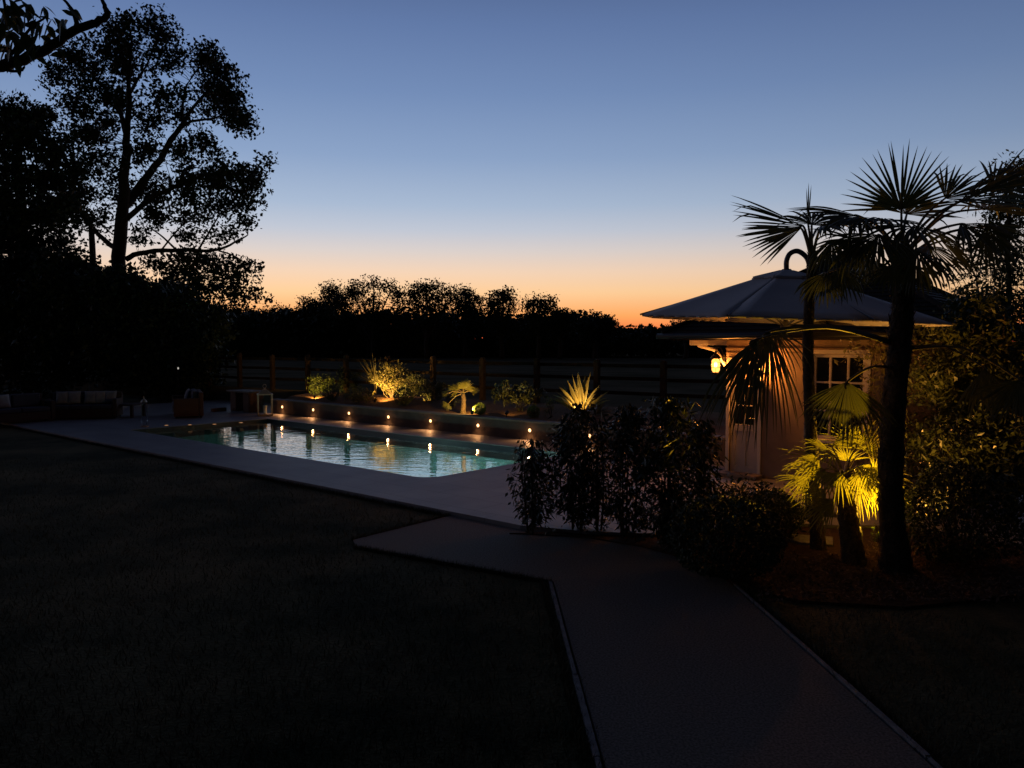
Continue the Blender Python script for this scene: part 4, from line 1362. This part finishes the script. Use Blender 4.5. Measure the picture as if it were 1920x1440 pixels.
# lit clump of young palm behind the trunks
b3 = G(1602, 1057)
yp = thing('young_fan_palm', 'low bushy young palm glowing yellow in the uplight between the trunks', 'palm', b3)
hairy_trunk(yp, [b3 - Z * .03, P(1592, 975, 8.7), P(1582, 890, 8.75)], .125, .095, 700, L=.09)
r3 = P(1582, 895, 8.8)
for hub, tip, Rr, sp_, n_, dr_, nr in [
        (P(1562, 935, 8.5), P(1500, 985, 8.3), .50, 1.1, 11, .1, (.3, -.85, .4)),
        (P(1560, 838, 9.00), P(1640, 800, 9.1), .50, 1.0, 8, .1, (.2, -.8, .5)),
        (P(1610, 905, 8.95), P(1640, 930, 9.0), .42, 2.4, 18, .4, (0, -.8, .5)),
        (P(1548, 918, 8.55), P(1490, 962, 8.35), .46, 1.5, 14, .12, (.2, -.85, .5)),
        (P(1546, 880, 8.65), P(1490, 905, 8.55), .46, 2.6, 20, .55, (-.1, -.6, .8)),
        (P(1536, 862, 8.85), P(1470, 868, 8.85), .45, 2.4, 18, .7, (0, -.5, .9)),
        (P(1562, 852, 8.75), P(1530, 840, 8.65), .42, 2.6, 20, .9, (0, -.5, .8)),
        (P(1622, 848, 9.15), P(1650, 815, 9.25), .48, 2.6, 20, .35, (0, -.8, .5)),
        (P(1606, 838, 8.95), P(1590, 800, 9.05), .44, 2.4, 18, .5, (0, -.8, .5)),
        (P(1640, 885, 9.05), P(1700, 880, 9.15), .46, 2.4, 18, .6, (0, -.6, .8)),
        (P(1612, 890, 8.65), P(1622, 930, 8.45), .40, 2.2, 18, .6, (.1, -.8, .5)),
        (P(1636, 915, 8.75), P(1668, 955, 8.65), .40, 2.0, 14, .4, (.2, -.8, .5)),
        (P(1575, 885, 8.45), P(1560, 930, 8.25), .40, 1.8, 14, .5, (-.1, -.8, .5)),
        (P(1565, 940, 8.45), P(1515, 975, 8.25), .40, 1.3, 12, .2, (.2, -.85, .5)),
        (P(1632, 870, 8.55), P(1640, 915, 8.35), .42, 2.2, 18, .5, (.1, -.8, .5)),
        (P(1512, 895, 8.75), P(1475, 930, 8.65), .34, 1.8, 14, .5, (0, -.8, .5)),
        (P(1590, 865, 9.15), P(1575, 830, 9.45), .42, 2.4, 18, .5, (0, -.6, .7))]:
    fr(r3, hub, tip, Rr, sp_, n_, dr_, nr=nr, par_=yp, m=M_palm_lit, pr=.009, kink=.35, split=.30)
uplight(G(1678, 1020), P(1592, 892, 8.8), 1100.0, 'black spike lamp flooding the young palm with yellow light', color=(1.0, .53, .03), spot=72)
uplight(G(1700, 1024), P(1775, 590, 9.9), 330.0, 'black spike lamp behind the thick palm trunk washing the climbing plants', color=(1.0, .42, .065), spot=108)
p = G(1642, 1022)
t = thing('fern', 'small bright green fern lit between the two palm trunks', 'plant', p)
q = MB()
for k in range(14):
    a = rnd(-2.6, .4); e = rnd(.5, 1.35); L_ = rnd(.22, .36)
    d = np.array((math.cos(a) * math.cos(e), math.sin(a) * math.cos(e), math.sin(e)))
    prev = p + Z * .04
    for s in range(9):
        s_ = s / 8; c = p + Z * .04 + d * L_ * s_ - Z * .12 * s_ ** 2
        for sg in (-1, 1):
            sd = unit(np.cross(d, Z)) * sg
            sword(q, c, sd + d * .5, .07 * (1 - s_ * .7), .016, .01, n=2)
q.build('leaves', M_leaf_lime, t)

# ------------------------------------------------------------------ shrubs along the path and by the pavilion
def column(px, py, rpx, top, label, name='columnar_shrub', per=70, dens=21):
    per = int(per * 1.25); rpx = rpx * 1.1
    base = G(px, py, .0)
    d = base[1]
    zt_ = CAM_H - (top - 640) / FPX * d
    r = rpx * d / FPX
    t = thing(name, label, 'shrub', base, 'columnar shrubs beside the path')
    zb = .16
    tb = MB()
    tops = []
    for k in range(4):
        o_ = in_ball(1)[0] * np.array((.09, .09, 0))
        line = smooth_line([base + o_, base + o_ * 1.5 + Z * zt_ * .35, base + o_ * rnd(1, 2.5) + Z * zt_ * .7, base + o_ * rnd(1, 3) + Z * zt_ * .97], 5)
        tb.tube(line, [.014 - .009 * i / (len(line) - 1) for i in range(len(line))], 6)
        tops += line[3:]
    zz = rng.uniform(zb, zt_, per)
    prof = np.sqrt(np.clip(np.sin(np.pi * np.clip((zz - zb + .05) / (zt_ - zb + .12), 0, 1) ** .8), 0.08, 1))
    a = rng.uniform(0, 2 * math.pi, per); rr_ = r * prof * rng.uniform(.15, .95, per)
    cl = base + np.stack((np.cos(a) * rr_, np.sin(a) * rr_, zz), 1)
    S = np.array(tops)
    for c in cl:
        twig(tb, S[int(np.argmin(np.linalg.norm(S - c, axis=1) + np.maximum(0, S[:, 2] - c[2])))], c, .005, .08)
    tb.build('stems', M_bark, t, smooth=True)
    pos = leaves_at(cl, dens, .075, 1.2)
    pos[:, 2] = np.clip(pos[:, 2], .05, zt_ + .04)
    ax = pos - base; ax[:, 2] = -.1; ax /= np.linalg.norm(ax, axis=1, keepdims=True); ax[:, 2] -= .55
    lb = MB(); leaf_quads(lb, pos, .10, .026, axis=ax, fold=.2); lb.build('foliage', M_leaf_gloss, t)
    return t
column(1000, 1000, 50, 838, 'shortest columnar shrub, overlapping the corner of the pool', per=64)
column(1078, 998, 52, 766, 'columnar shrub with bare stems between the shortest one and the wide dark ones', per=92)
column(1118, 1000, 34, 800, 'slim columnar shrub rising behind the bare stemmed one', per=50)
column(1172, 1010, 54, 772, 'columnar shrub standing in the middle of the row beside the path', per=100)
column(1252, 1020, 66, 758, 'widest and tallest columnar shrub beside the dark clipped dome', per=130)
column(1312, 1004, 46, 800, 'columnar shrub at the pavilion end of the row', per=84)
bush('dark_shrub', 'low dark shrub filling the gap between the columnar shrubs and the dome', G(1280, 1030), .32, .26, 50, 40, .09, .07, .03, M_leaf_gloss, 5, .1)
ball('clipped_dome', 'large black looking clipped dome at the edge of the path', G(1356, 1083), .58, M_leaf_dark, 9000, .04, .022, squash=.72)
bush('dark_shrub', 'dark low shrub between the pavilion step and the young palm', G(1412, 985), .62, .22, 80, 40, .11, .07, .03, M_leaf_gloss, 6, .2)
ball('clipped_dome', 'smaller dark dome behind the large clipped dome', G(1450, 1012), .34, M_leaf_dark, 3000, .04, .022)
ball('clipped_dome', 'wide dark shrub behind the thick palm trunk at the bed edge', G(1800, 1056), .62, M_leaf_dark, 9000, .045, .022, squash=.88)
bush('laurel_bush', 'glossy leaved laurel catching amber glints beside the palm trunk', P(1768, 930, 10.6) * np.array((1, 1, 0)), .62, .62, 120, 30, .12, .085, .035, M_leaf_gloss, 8, .12)
bush('laurel_bush', 'taller dark laurel at the end of the hedge', P(1890, 930, 10.4) * np.array((1, 1, 0)), .75, .85, 150, 30, .14, .085, .035, M_leaf_gloss, 8, .1)
# climbing plant over the pavilion wall
q0 = PO + U * (pu(1690)) - V * .12
t = thing('climbing_plant', 'tangled climbing plant on the pavilion wall beside the window', 'climbing plant', q0 - Z * .05)
tb = MB(); lb = MB(); cl = []
for k in range(26):
    u_ = rnd(pu(1626), PW + .9)
    a = PO + U * rnd(pu(1650), PW + .3) - V * .1
    line = smooth_line([a, a + Z * .7 + U * rnd(-.2, .2) - V * .03, PO + U * (u_ + rnd(-.2, .2)) - V * rnd(.05, .2) + Z * 1.4, PO + U * u_ - V * rnd(.05, .3) + Z * rnd(1.9, 2.55)], 6)
    tb.tube(line, [.012 - .008 * i / (len(line) - 1) for i in range(len(line))], 5)
    for p_ in line[4:]:
        if rng.uniform() < .85: cl.append(p_ + rng.normal(size=3) * .12 - V * rnd(.04, .3))
tb.build('stems', M_bark_pale, t, smooth=True)
leaf_quads(lb, leaves_at(np.array(cl), 15, .10, 1.0), .085, .040, fold=.2); lb.build('foliage', M_leaf_climb, t)
D = 11.0
bx = P(1790, 930, D) * np.array((1, 1, 0)); k_ = D / FPX
tree('bamboo_clump', 'dense warm lit bamboo like clump hiding the end of the pavilion behind the thick palm', bx,
     [([bx, bx + Z * 1.2, P(1775, 620, D)], .025, .008), ([bx + rgt * .15, P(1820, 700, D), P(1830, 570, D)], .025, .008), ([bx - rgt * .12, P(1755, 760, D), P(1748, 660, D)], .022, .008), ([bx + rgt * .4, P(1870, 720, D), P(1885, 590, D)], .022, .008)],
     [(P(x, y, D + dy), (rx * k_, rx * k_ * .8, ry * k_), w) for x, y, rx, ry, w, dy in [(1770, 650, 46, 56, 1.1, 0), (1745, 720, 34, 50, .8, -.1), (1800, 730, 60, 60, 1.3, .1), (1840, 620, 54, 60, 1.2, .2), (1880, 700, 60, 70, 1.3, 0), (1820, 800, 70, 50, 1.3, .1), (1815, 570, 34, 36, .6, .2)]],
     per=40, leaves=24, sig=.12, L=.10, Wd=.030, m=M_leaf_bamboo, twig_r=.004, trunk_name='stems', crown_name='foliage', cat='bamboo')
# tall feathery tree behind the palm
D = 12.2
bx = P(1880, 930, D) * np.array((1, 1, 0))
k_ = D / FPX
bl = [(P(x, y, D + dy), (rx * k_, rx * k_ * .9, ry * k_), w) for x, y, rx, ry, w, dy in [
    (1895, 380, 50, 70, 1.0, 0), (1860, 470, 60, 70, 1.1, .3), (1930, 470, 70, 80, 1.2, -.2), (1840, 560, 62, 70, 1.2, 0), (1910, 590, 80, 80, 1.5, .2),
    (1815, 650, 62, 60, 1.1, -.3), (1880, 690, 80, 70, 1.4, 0), (1960, 660, 80, 120, 1.2, .3), (1780, 620, 40, 55, .7, .2), (1905, 320, 26, 34, .4, 0)]]
tree('feathery_tree', 'tall narrow leaved tree behind the thick palm, its top against the sky', bx,
     [([bx, bx + Z * 2, P(1890, 480, D), P(1896, 330, D)], .07, .015), ([bx + Z * .5, P(1850, 640, D), P(1830, 520, D + .2)], .04, .01), ([bx + Z * .8, P(1930, 600, D), P(1945, 430, D)], .04, .01), ([bx + rgt * .3, P(1800, 760, D), P(1795, 620, D)], .035, .01)],
     bl, per=46, leaves=26, sig=.13, L=.095, Wd=.03, m=M_leaf_bamboo, twig_r=.005)
# ------------------------------------------------------------------ trees
def BL(D, rows):
    k = D / FPX
    return [(P(x, y, D + dy), (rx * k, (rx + ry) * .5 * k, ry * k), w) for x, y, rx, ry, w, dy in rows]
def LN(D, pts, r0, r1):
    return ([P(p[0], p[1], D + (p[2] if len(p) > 2 else 0)) for p in pts], r0, r1)

# tall oak
D = 42.0
base = P(222, 640, D); base[2] = .6
oak_blobs = BL(D, [
    (238, 62, 40, 34, 1.0, 0), (295, 62, 34, 40, .9, 1), (195, 90, 40, 34, .9, -1), (150, 115, 44, 30, 1.0, 1), (105, 140, 26, 20, .4, 0),
    (250, 120, 46, 36, 1.0, 2), (320, 110, 34, 26, .7, -1), (385, 110, 34, 30, .9, 1), (420, 150, 34, 34, 1.0, 0), (440, 200, 26, 34, .9, -1), (455, 240, 14, 10, .2, 0),
    (410, 215, 30, 26, .7, 1), (400, 172, 30, 26, .6, 2), (170, 165, 50, 30, 1.0, -2), (140, 200, 40, 22, .6, 1), (235, 185, 30, 30, .6, 2), (310, 180, 40, 30, .6, -2),
    (190, 235, 44, 34, .8, 2), (150, 250, 36, 30, .6, -1), (270, 225, 30, 26, .5, 1), (330, 215, 30, 24, .4, 2), (180, 300, 50, 34, .9, 0), (260, 290, 36, 28, .6, -2),
    (330, 285, 28, 20, .4, 2), (375, 270, 36, 20, .6, 0), (390, 320, 46, 34, 1.0, 1), (434, 330, 42, 32, 1.0, -1), (470, 335, 24, 22, .5, 0), (494, 304, 7, 7, .12, 0), (420, 375, 44, 30, 1.0, 1),
    (470, 365, 24, 20, .4, -1), (340, 360, 40, 30, .9, -1), (285, 350, 34, 30, .7, 2), (215, 360, 40, 34, .8, 2), (145, 360, 44, 40, .9, 0), (300, 400, 44, 22, .7, 0), (365, 395, 34, 20, .5, 1),
    (180, 415, 50, 30, .7, 1), (455, 410, 18, 16, .3, 0), (100, 400, 50, 36, .9, 2), (420, 440, 24, 14, .25, 0), (350, 445, 30, 14, .25, 1), (265, 440, 24, 14, .25, 0),
    (345, 490, 44, 26, .7, 0), (400, 495, 40, 24, .8, 1), (450, 505, 28, 22, .5, -1), (300, 490, 24, 14, .3, 0), (380, 535, 40, 26, .8, 0), (440, 545, 34, 26, .5, 1), (465, 555, 16, 22, .25, 0), (330, 525, 34, 20, .6, 0), (490, 556, 6, 4, .06, 0)])
oak_limbs = [
    LN(D, [(222, 672), (222, 480), (230, 380), (235, 300), (238, 235), (243, 150), (245, 60)], .42, .04),
    LN(D, [(236, 250), (222, 200, 1), (195, 165, 1), (160, 135, 1)], .15, .03),
    LN(D, [(238, 235), (215, 200, -1), (190, 185, -1)], .10, .03),
    LN(D, [(228, 395), (262, 350, 1), (300, 300, 1), (330, 250, 1), (365, 200, 1), (405, 150, 1)], .26, .04),
    LN(D, [(305, 295, 1), (345, 235, 0), (400, 222, 0), (440, 205, 0)], .10, .03),
    LN(D, [(340, 225, 1), (350, 160, 2), (385, 115, 2)], .09, .02),
    LN(D, [(226, 420), (280, 375, -1), (340, 345, -1), (400, 325, -1), (470, 330, -1)], .16, .03),
    LN(D, [(236, 486), (275, 472), (340, 468), (400, 470), (440, 455), (465, 440)], .15, .03),
    LN(D, [(372, 468), (395, 430), (412, 402)], .06, .03),
    LN(D, [(330, 468), (300, 440), (275, 425)], .06, .02),
    LN(D, [(360, 470), (400, 490, 1), (440, 530, 1), (462, 555, 1)], .07, .02),
    LN(D, [(410, 470), (440, 480), (470, 500)], .05, .02),
    LN(D, [(300, 472), (345, 420), (380, 415)], .05, .02),
    LN(D, [(222, 470), (185, 440, 1), (150, 390, 1), (135, 330, 1), (140, 260, 1)], .15, .03),
    LN(D, [(240, 180), (275, 120, 1), (300, 60, 1)], .10, .02),
    LN(D, [(176, 700), (174, 455, 2), (160, 405, 2), (110, 390, 2)], .22, .04)]
tree('oak_tree', 'tall open crowned oak rising over the hedge against the dusk sky', base, oak_limbs, oak_blobs, per=20, leaves=54, sig=.36, L=.20, Wd=.13, m=M_leaf_oak, twig_r=.013, twigs=.9)

# tree beside the oak, partly cut by the frame
D = 36.0
base = P(30, 700, D); base[2] = .6
tree('broadleaf_tree', 'dense dark tree beside the tall oak, lower than it', base,
     [LN(D, [(30, 690), (40, 450), (35, 300), (45, 220)], .35, .05), LN(D, [(40, 430), (80, 350), (100, 280)], .15, .03), LN(D, [(38, 420), (0, 330), (-40, 280)], .15, .03)],
     BL(D, [(25, 215, 40, 30, .9, 0), (70, 225, 36, 26, .8, 1), (-30, 230, 50, 40, 1, 0), (20, 270, 60, 40, 1.3, -1), (90, 280, 44, 36, 1.1, 0), (120, 330, 36, 30, .8, 1), (50, 330, 60, 40, 1.5, 0), (-30, 330, 60, 60, 1.5, 1),
            (20, 390, 70, 40, 1.7, 0), (100, 395, 46, 36, 1.1, -1), (-40, 430, 70, 60, 1.6, 0), (60, 450, 80, 44, 1.9, 0), (10, 510, 90, 60, 2.2, 0)]),
     per=36, leaves=46, sig=.32, L=.19, Wd=.12, m=M_leaf_oak, twig_r=.014, twigs=.6)

# dark trees and shrubs of the garden hedge
hz = [(20, 560, 120, 130, 35, 'dense black hedge tree under the dark tree at the lawn end'),
      (130, 545, 90, 90, 34, 'dense rounded hedge tree below the trunk of the oak'),
      (225, 560, 80, 76, 33, 'rounded hedge tree directly in front of the oak trunk'),
      (305, 590, 70, 66, 33, 'rounded hedge shrub sloping down from the oak trunk'),
      (362, 615, 52, 62, 33, 'lowest hedge shrub at the end of the dark hedge')]
for x, y, rx, ry, D, lab in hz:
    base = P(x, 700, D); base[2] = .6
    k = D / FPX
    zc = P(x, y, D)[2]
    rows = [(x + rnd(-.35, .35) * rx, y + rnd(-.35, .35) * ry, rx * .6, ry * .55, 1.0, rnd(-1, 1)) for _ in range(7)] + [(x, y + ry * .9, rx * .9, ry * .7, 2.0, 0), (x, y + ry * 1.6, rx * .9, ry * .5, 1.2, 0)]
    tree('hedge_tree', lab, base, [LN(D, [(x, 695), (x + 4, y + ry * .4), (x, y - ry * .4)], .2, .05), LN(D, [(x, 670), (x + rx * .5, y), (x + rx * .6, y - ry * .3)], .1, .03), LN(D, [(x, 670), (x - rx * .5, y), (x - rx * .6, y - ry * .3)], .1, .03)],
         BL(D, rows), per=38, leaves=60, sig=.34, L=.20, Wd=.13, m=M_leaf_dark, group='dark hedge trees', twigs=.3, twig_r=.014)

# far lamp glinting by the hedge
p = P(334, 690, 31.0); g0 = np.array((p[0], p[1], .6))
t = thing('garden_lamp', 'tiny pale garden lamp glinting in front of the dark hedge', 'lamp', g0)
q = MB(); q.tube([g0, p - Z * .05], .02, 8); q.build('post', M_black, t)
q = MB(); q.lathe(p - Z * .05, [(.02, 0), (.028, .02), (.028, .06), (.015, .08)], 12); q.build('lamp_glass', M_lens_far, t)

# far tree line
def far_tree(name, lab, x, base_y, tops, D, trunk=True, per=24, leaves=40, sig=.46, L=.24, airy=.0, group='trees along the far side of the field'):
    base = P(x, 660, D); base[2] = .6
    xs = [r[0] for r in tops]
    limbs = [LN(D, [(x, 672), (x, (672 + tops[0][1]) / 2), (tops[0][0], tops[0][1])], .32, .05)]
    for r in tops[1:]:
        limbs.append(LN(D, [(x, 640), ((x + r[0]) / 2 + rnd(-3, 3), (625 + r[1]) / 2), (r[0], r[1])], .15, .03))
    return tree(name, lab, base, limbs, BL(D, [(a, b_, c, d, w, rnd(-2, 2)) for a, b_, c, d, w in tops]), per=per, leaves=leaves, sig=sig, L=L, Wd=L * .65, m=M_leaf_far, group=group, twigs=.7, twig_r=.018, sides=5)
FT = [
    ('far tree at the gap of clear sky beside the oak, low and rounded', 520, [(520, 590, 28, 20, 1.5), (500, 600, 30, 20, 1.2), (545, 598, 20, 22, 1)], 110),
    ('dark bushy far tree where the tree line starts to rise', 585, [(580, 575, 22, 18, 1.2), (600, 580, 24, 20, 1.2), (565, 592, 18, 16, 1), (590, 605, 30, 24, 1.6)], 92),
    ('far tree with a pointed tuft beside the airy crowned ones', 622, [(618, 548, 16, 14, .9), (632, 560, 20, 18, 1.1), (610, 572, 18, 16, .9), (625, 595, 28, 24, 1.6)], 90),
    ('broad airy far tree, its crown showing sky between thin branches', 700, [(700, 535, 22, 15, .55), (660, 545, 22, 18, .8), (735, 540, 22, 18, .5), (680, 560, 26, 18, .6), (715, 562, 24, 18, .45), (750, 560, 16, 20, .35), (645, 575, 22, 20, 1)], 86),
    ('dark understorey tree under the broad airy crown', 690, [(665, 600, 40, 20, 2.2), (720, 598, 40, 18, 2.2), (760, 605, 30, 18, 1.4), (640, 615, 30, 20, 1.4)], 88),
    ('tallest dense topped far tree in the middle of the tree line', 800, [(800, 545, 26, 17, 1.1), (775, 555, 16, 20, .8), (825, 550, 24, 18, .8), (790, 575, 26, 18, .8), (830, 580, 26, 20, .6), (850, 562, 20, 20, .55), (812, 598, 30, 16, .7)], 84),
    ('loose far tree leaning over a bright gap of sunset', 872, [(872, 558, 20, 16, .8), (890, 565, 18, 18, .8), (860, 575, 16, 16, .5), (885, 590, 22, 20, 1.2), (895, 610, 24, 18, 1.4)], 86),
    ('far tree with twin lobes next to the loose leaning one', 940, [(945, 556, 18, 13, .9), (925, 570, 16, 16, 1), (955, 570, 12, 14, .5), (930, 592, 26, 20, 1.6), (945, 610, 28, 18, 1.4)], 84),
    ('small airy far tree standing alone between two dense ones', 1010, [(1015, 565, 20, 11, .6), (995, 572, 14, 12, .5), (1025, 575, 14, 14, .5), (1008, 590, 18, 14, .7), (1010, 608, 26, 16, 1.4)], 82),
    ('dark far tree with an upright crown beside the alone airy one', 1050, [(1048, 592, 14, 11, .9), (1065, 598, 12, 14, .8), (1050, 612, 24, 16, 1.5), (1030, 612, 18, 14, 1)], 82),
    ('round compact far tree at the end of the tree line', 1116, [(1112, 602, 20, 14, 1.2), (1130, 606, 20, 16, 1.2), (1095, 612, 18, 16, 1), (1145, 616, 14, 16, .8), (1116, 626, 36, 18, 2)], 80),
    ('low far trees beyond the round compact one, under the brightest sunset', 1180, [(1172, 636, 16, 9, 1), (1200, 640, 18, 9, 1), (1225, 642, 16, 8, 1)], 130),
    ('dark far tree showing beside the pavilion roof', 1285, [(1275, 618, 18, 12, 1.1), (1300, 612, 16, 14, 1), (1290, 632, 34, 16, 1.8), (1320, 625, 20, 16, 1)], 78),
    ('far low tree in the dip below the oak', 440, [(430, 590, 26, 18, 1.5), (460, 592, 24, 18, 1.4), (405, 585, 22, 18, 1.2), (440, 612, 46, 20, 2.4)], 100)]
for lab, x, tops, D in FT:
    far_tree('field_tree', lab, x, 672, tops, D)
# thicket along the foot of the tree line: one dark mass nobody could count
cl = []
for i in range(1900):
    x = rnd(380, 1420) if i < 1400 else rnd(380, 640); D = rnd(88, 100)
    top = 600 if x < 1080 else 600 + (x - 1080) * .5
    top = min(top, 648)
    y = 640 - (640 - top) * rnd(-.9, 1) ** 1 
    cl.append(P(x, y, D))
for i in range(520):                                   # beyond the sides, so that the line does not stop at the frame
    x = rnd(-900, 380) if i % 3 else rnd(1420, 3000); D = rnd(92, 112)
    cl.append(P(x, 640 - 44 * rnd(-.9, 1.1), D))
cl = np.array(cl); cl[:, 2] = np.maximum(cl[:, 2], .9)
q = MB(); leaf_quads(q, leaves_at(cl, 40, .95, .8), .55, .40)
th = q.build('thicket', M_leaf_far); th['kind'] = 'stuff'; th['label'] = 'dark thicket along the foot of the far tree line'

# branch of a tree close by, reaching in over the lawn
D = 4.7
tb_ = np.array((-5.6, 4.4, -.02))
limbs = [([tb_, tb_ + Z * 2.2, tb_ + np.array((.15, .05, 3.6)), tb_ + np.array((.3, .1, 5.6))], .17, .08),
         ([tb_ + np.array((.12, .05, 3.3)), P(-260, 190, D), P(-60, 138, D), P(28, 116, D), P(87, 90, D), P(140, 57, D), P(190, 38, D), P(200, 22, D)], .040, .018),
         ([tb_ + np.array((.15, .05, 3.6)), tb_ + np.array((.8, -2.5, 5.2)), tb_ + np.array((2.2, -6, 6.4))], .09, .02),  # this limb and the next are added to carry the unseen crown
         ([tb_ + np.array((.2, .05, 4.2)), tb_ + np.array((1.6, -2.2, 6.0)), tb_ + np.array((4.2, -5, 7.2))], .09, .02),
         ([P(200, 24, D), P(196, 10, D), P(184, -18, D)], .018, .006), ([P(145, 52, D), P(138, 25, D), P(116, -6, D)], .016, .006),
         ([P(-10, 128, D), P(28, 134, D), P(46, 126, D), P(50, 100, D)], .010, .005), ([P(10, 120, D), P(30, 88, D), P(60, 50, D), P(90, 30, D)], .012, .005),
         ([P(-20, 128, D), P(0, 70, D), P(10, 20, D), P(0, -30, D)], .014, .006)]
t = thing('overhanging_tree', 'large leaved tree whose branch reaches in close above the lawn', 'tree', tb_)
q = MB()
for pts, r0, r1 in limbs:
    line = smooth_line(pts, 5); k = len(line)
    q.tube([p + (rng.normal(size=3) * r1 * .25 if 0 < i < k - 1 else 0) for i, p in enumerate(line)], [r0 + (r1 - r0) * i / (k - 1) for i in range(k)], 8)
q.build('trunk', M_bark, t, smooth=True)
q = MB()
def bigleaf(mb, p, d, L_, w, nr):
    d = unit(d); nr = unit(nr - d * np.dot(nr, d)); s = np.cross(nr, d)
    prof = [0, .55, .95, 1.0, .8, .45, .03]
    vs, fs = [], []
    for i, f in enumerate(prof):
        t_ = i / 6
        c = p + d * L_ * t_ - Z * .25 * L_ * t_ * t_
        vs += [c - s * w / 2 * f + nr * .12 * w * f, c, c + s * w / 2 * f + nr * .12 * w * f]
    for i in range(6):
        a = 3 * i; fs += [(a, a + 1, a + 4, a + 3), (a + 1, a + 2, a + 5, a + 4)]
    mb.add(vs, fs)
spots = [(x, y, 1) for x, y in [(8, 20), (25, 10), (40, 30), (15, 50), (55, 15), (70, 35), (30, 65), (5, 80), (90, 20), (60, 60), (100, 38), (125, 25), (45, 85), (75, 80), (20, 95), (110, 100), (105, 45), (90, 50), (120, 38), (85, 95)]]
for x, y, w in spots:
    for k in range(7 if x < 65 else 3):
        p = P(x + rnd(-14, 14), y + rnd(-14, 10), D + rnd(-.35, .35))
        d = np.array((rnd(-1, 1), rnd(-.7, .7), rnd(-1.1, .3)))
        bigleaf(q, p, d, rnd(.07, .13), rnd(.035, .055), rand_dirs(1)[0] + np.array((0, -.3, .5)))
cr_ = np.array((-3.2, -2.6, 6.6))
shade_crown = cr_ + in_ball(26000, .45) * np.array((4.6, 5.6, 2.4))  # unseen crown above the camera, added to shade the near lawn and path
shade_crown = shade_crown[(shade_crown[:, 2] > 3.9) & ((shade_crown[:, 1] < 0) | (shade_crown[:, 2] > 2.9 + .55 * shade_crown[:, 1]))]
leaf_quads(q, shade_crown, .24, .13, flat=.6)
for i in range(900):                                   # the crown outside the picture
    p = tb_ + np.array((rnd(-1.6, 1.5), rnd(-1.5, 1.5), rnd(4.0, 6.3)))
    bigleaf(q, p, rand_dirs(1)[0], rnd(.08, .14), .05, rand_dirs(1)[0] + Z * .5)
q.build('leaves', M_leaf_near, t)

# ------------------------------------------------------------------ grass blades along the edges and over the lawn
pts_ = []
def on_lawn(p):
    u, v = wuv(p)
    if v > DF - .02 and u > -20.2: return False
    return True
pathpoly = [tuple(p[:2]) for p in ([W(2.2, DF - .02), G(662, 1012)] + PL + PR + [W(3.55, DF - .02)])]
soilpoly = [tuple(G(x, y)[:2]) for x, y in sp]
def inside(x, y, poly):
    c = False; j = len(poly) - 1
    for i in range(len(poly)):
        xi, yi = poly[i][0], poly[i][1]; xj, yj = poly[j][0], poly[j][1]
        if (yi > y) != (yj > y) and x < (xj - xi) * (y - yi) / (yj - yi) + xi: c = not c
        j = i
    return c
tries = 0
while len(pts_) < 26000 and tries < 90000:
    tries += 1
    y = 3.9 + 12.5 * rng.uniform() ** 1.5
    x = rnd(-.72, .72) * y
    if not on_lawn((x, y, 0)) or inside(x, y, pathpoly) or inside(x, y, soilpoly): continue
    pts_.append((x, y, -.02))
def edge_pts(a, b_, n, off):
    a, b_ = np.asarray(a), np.asarray(b_)
    t_ = unit(b_ - a); nn = np.array((-t_[1], t_[0], 0)) * off
    for i in range(n):
        p = a + (b_ - a) * rng.uniform() + nn * rnd(.02, 1.0)
        pts_.append((p[0], p[1], -.02))
edge_pts(W(-18, DF), W(2.2, DF), 9000, -.09)
edge_pts(W(2.2, DF), G(662, 1012), 1100, -.06)
edge_pts(G(668, 1024), G(1038, 1090), 2200, -.06)
edge_pts((PL[1][0] - .08, PL[1][1], 0), (.445, 4.5, 0), 1400, -.05)
edge_pts((2.45, 4.5, 0), G(1368, 1092) + rgt * .08, 1400, -.05)
pp = np.array(pts_); n = len(pp)
h = rng.uniform(.02, .075, n)
a = rng.uniform(0, 2 * math.pi, n)
s = np.stack((np.cos(a), np.sin(a), np.zeros(n)), 1) * .004
ln = np.stack((rng.normal(size=n) * .4, rng.normal(size=n) * .4, np.ones(n)), 1) * h[:, None]
q = MB(); q.quads(np.stack((pp - s, pp + s, pp + ln), 1).reshape(-1, 3), np.arange(3 * n).reshape(n, 3))
g = q.build('grass', mat('grass_blade', (.04, .055, .02), .8, color2=(.10, .085, .045), scale=.5)); g['kind'] = 'stuff'; g['label'] = 'short grass blades of the lawn'
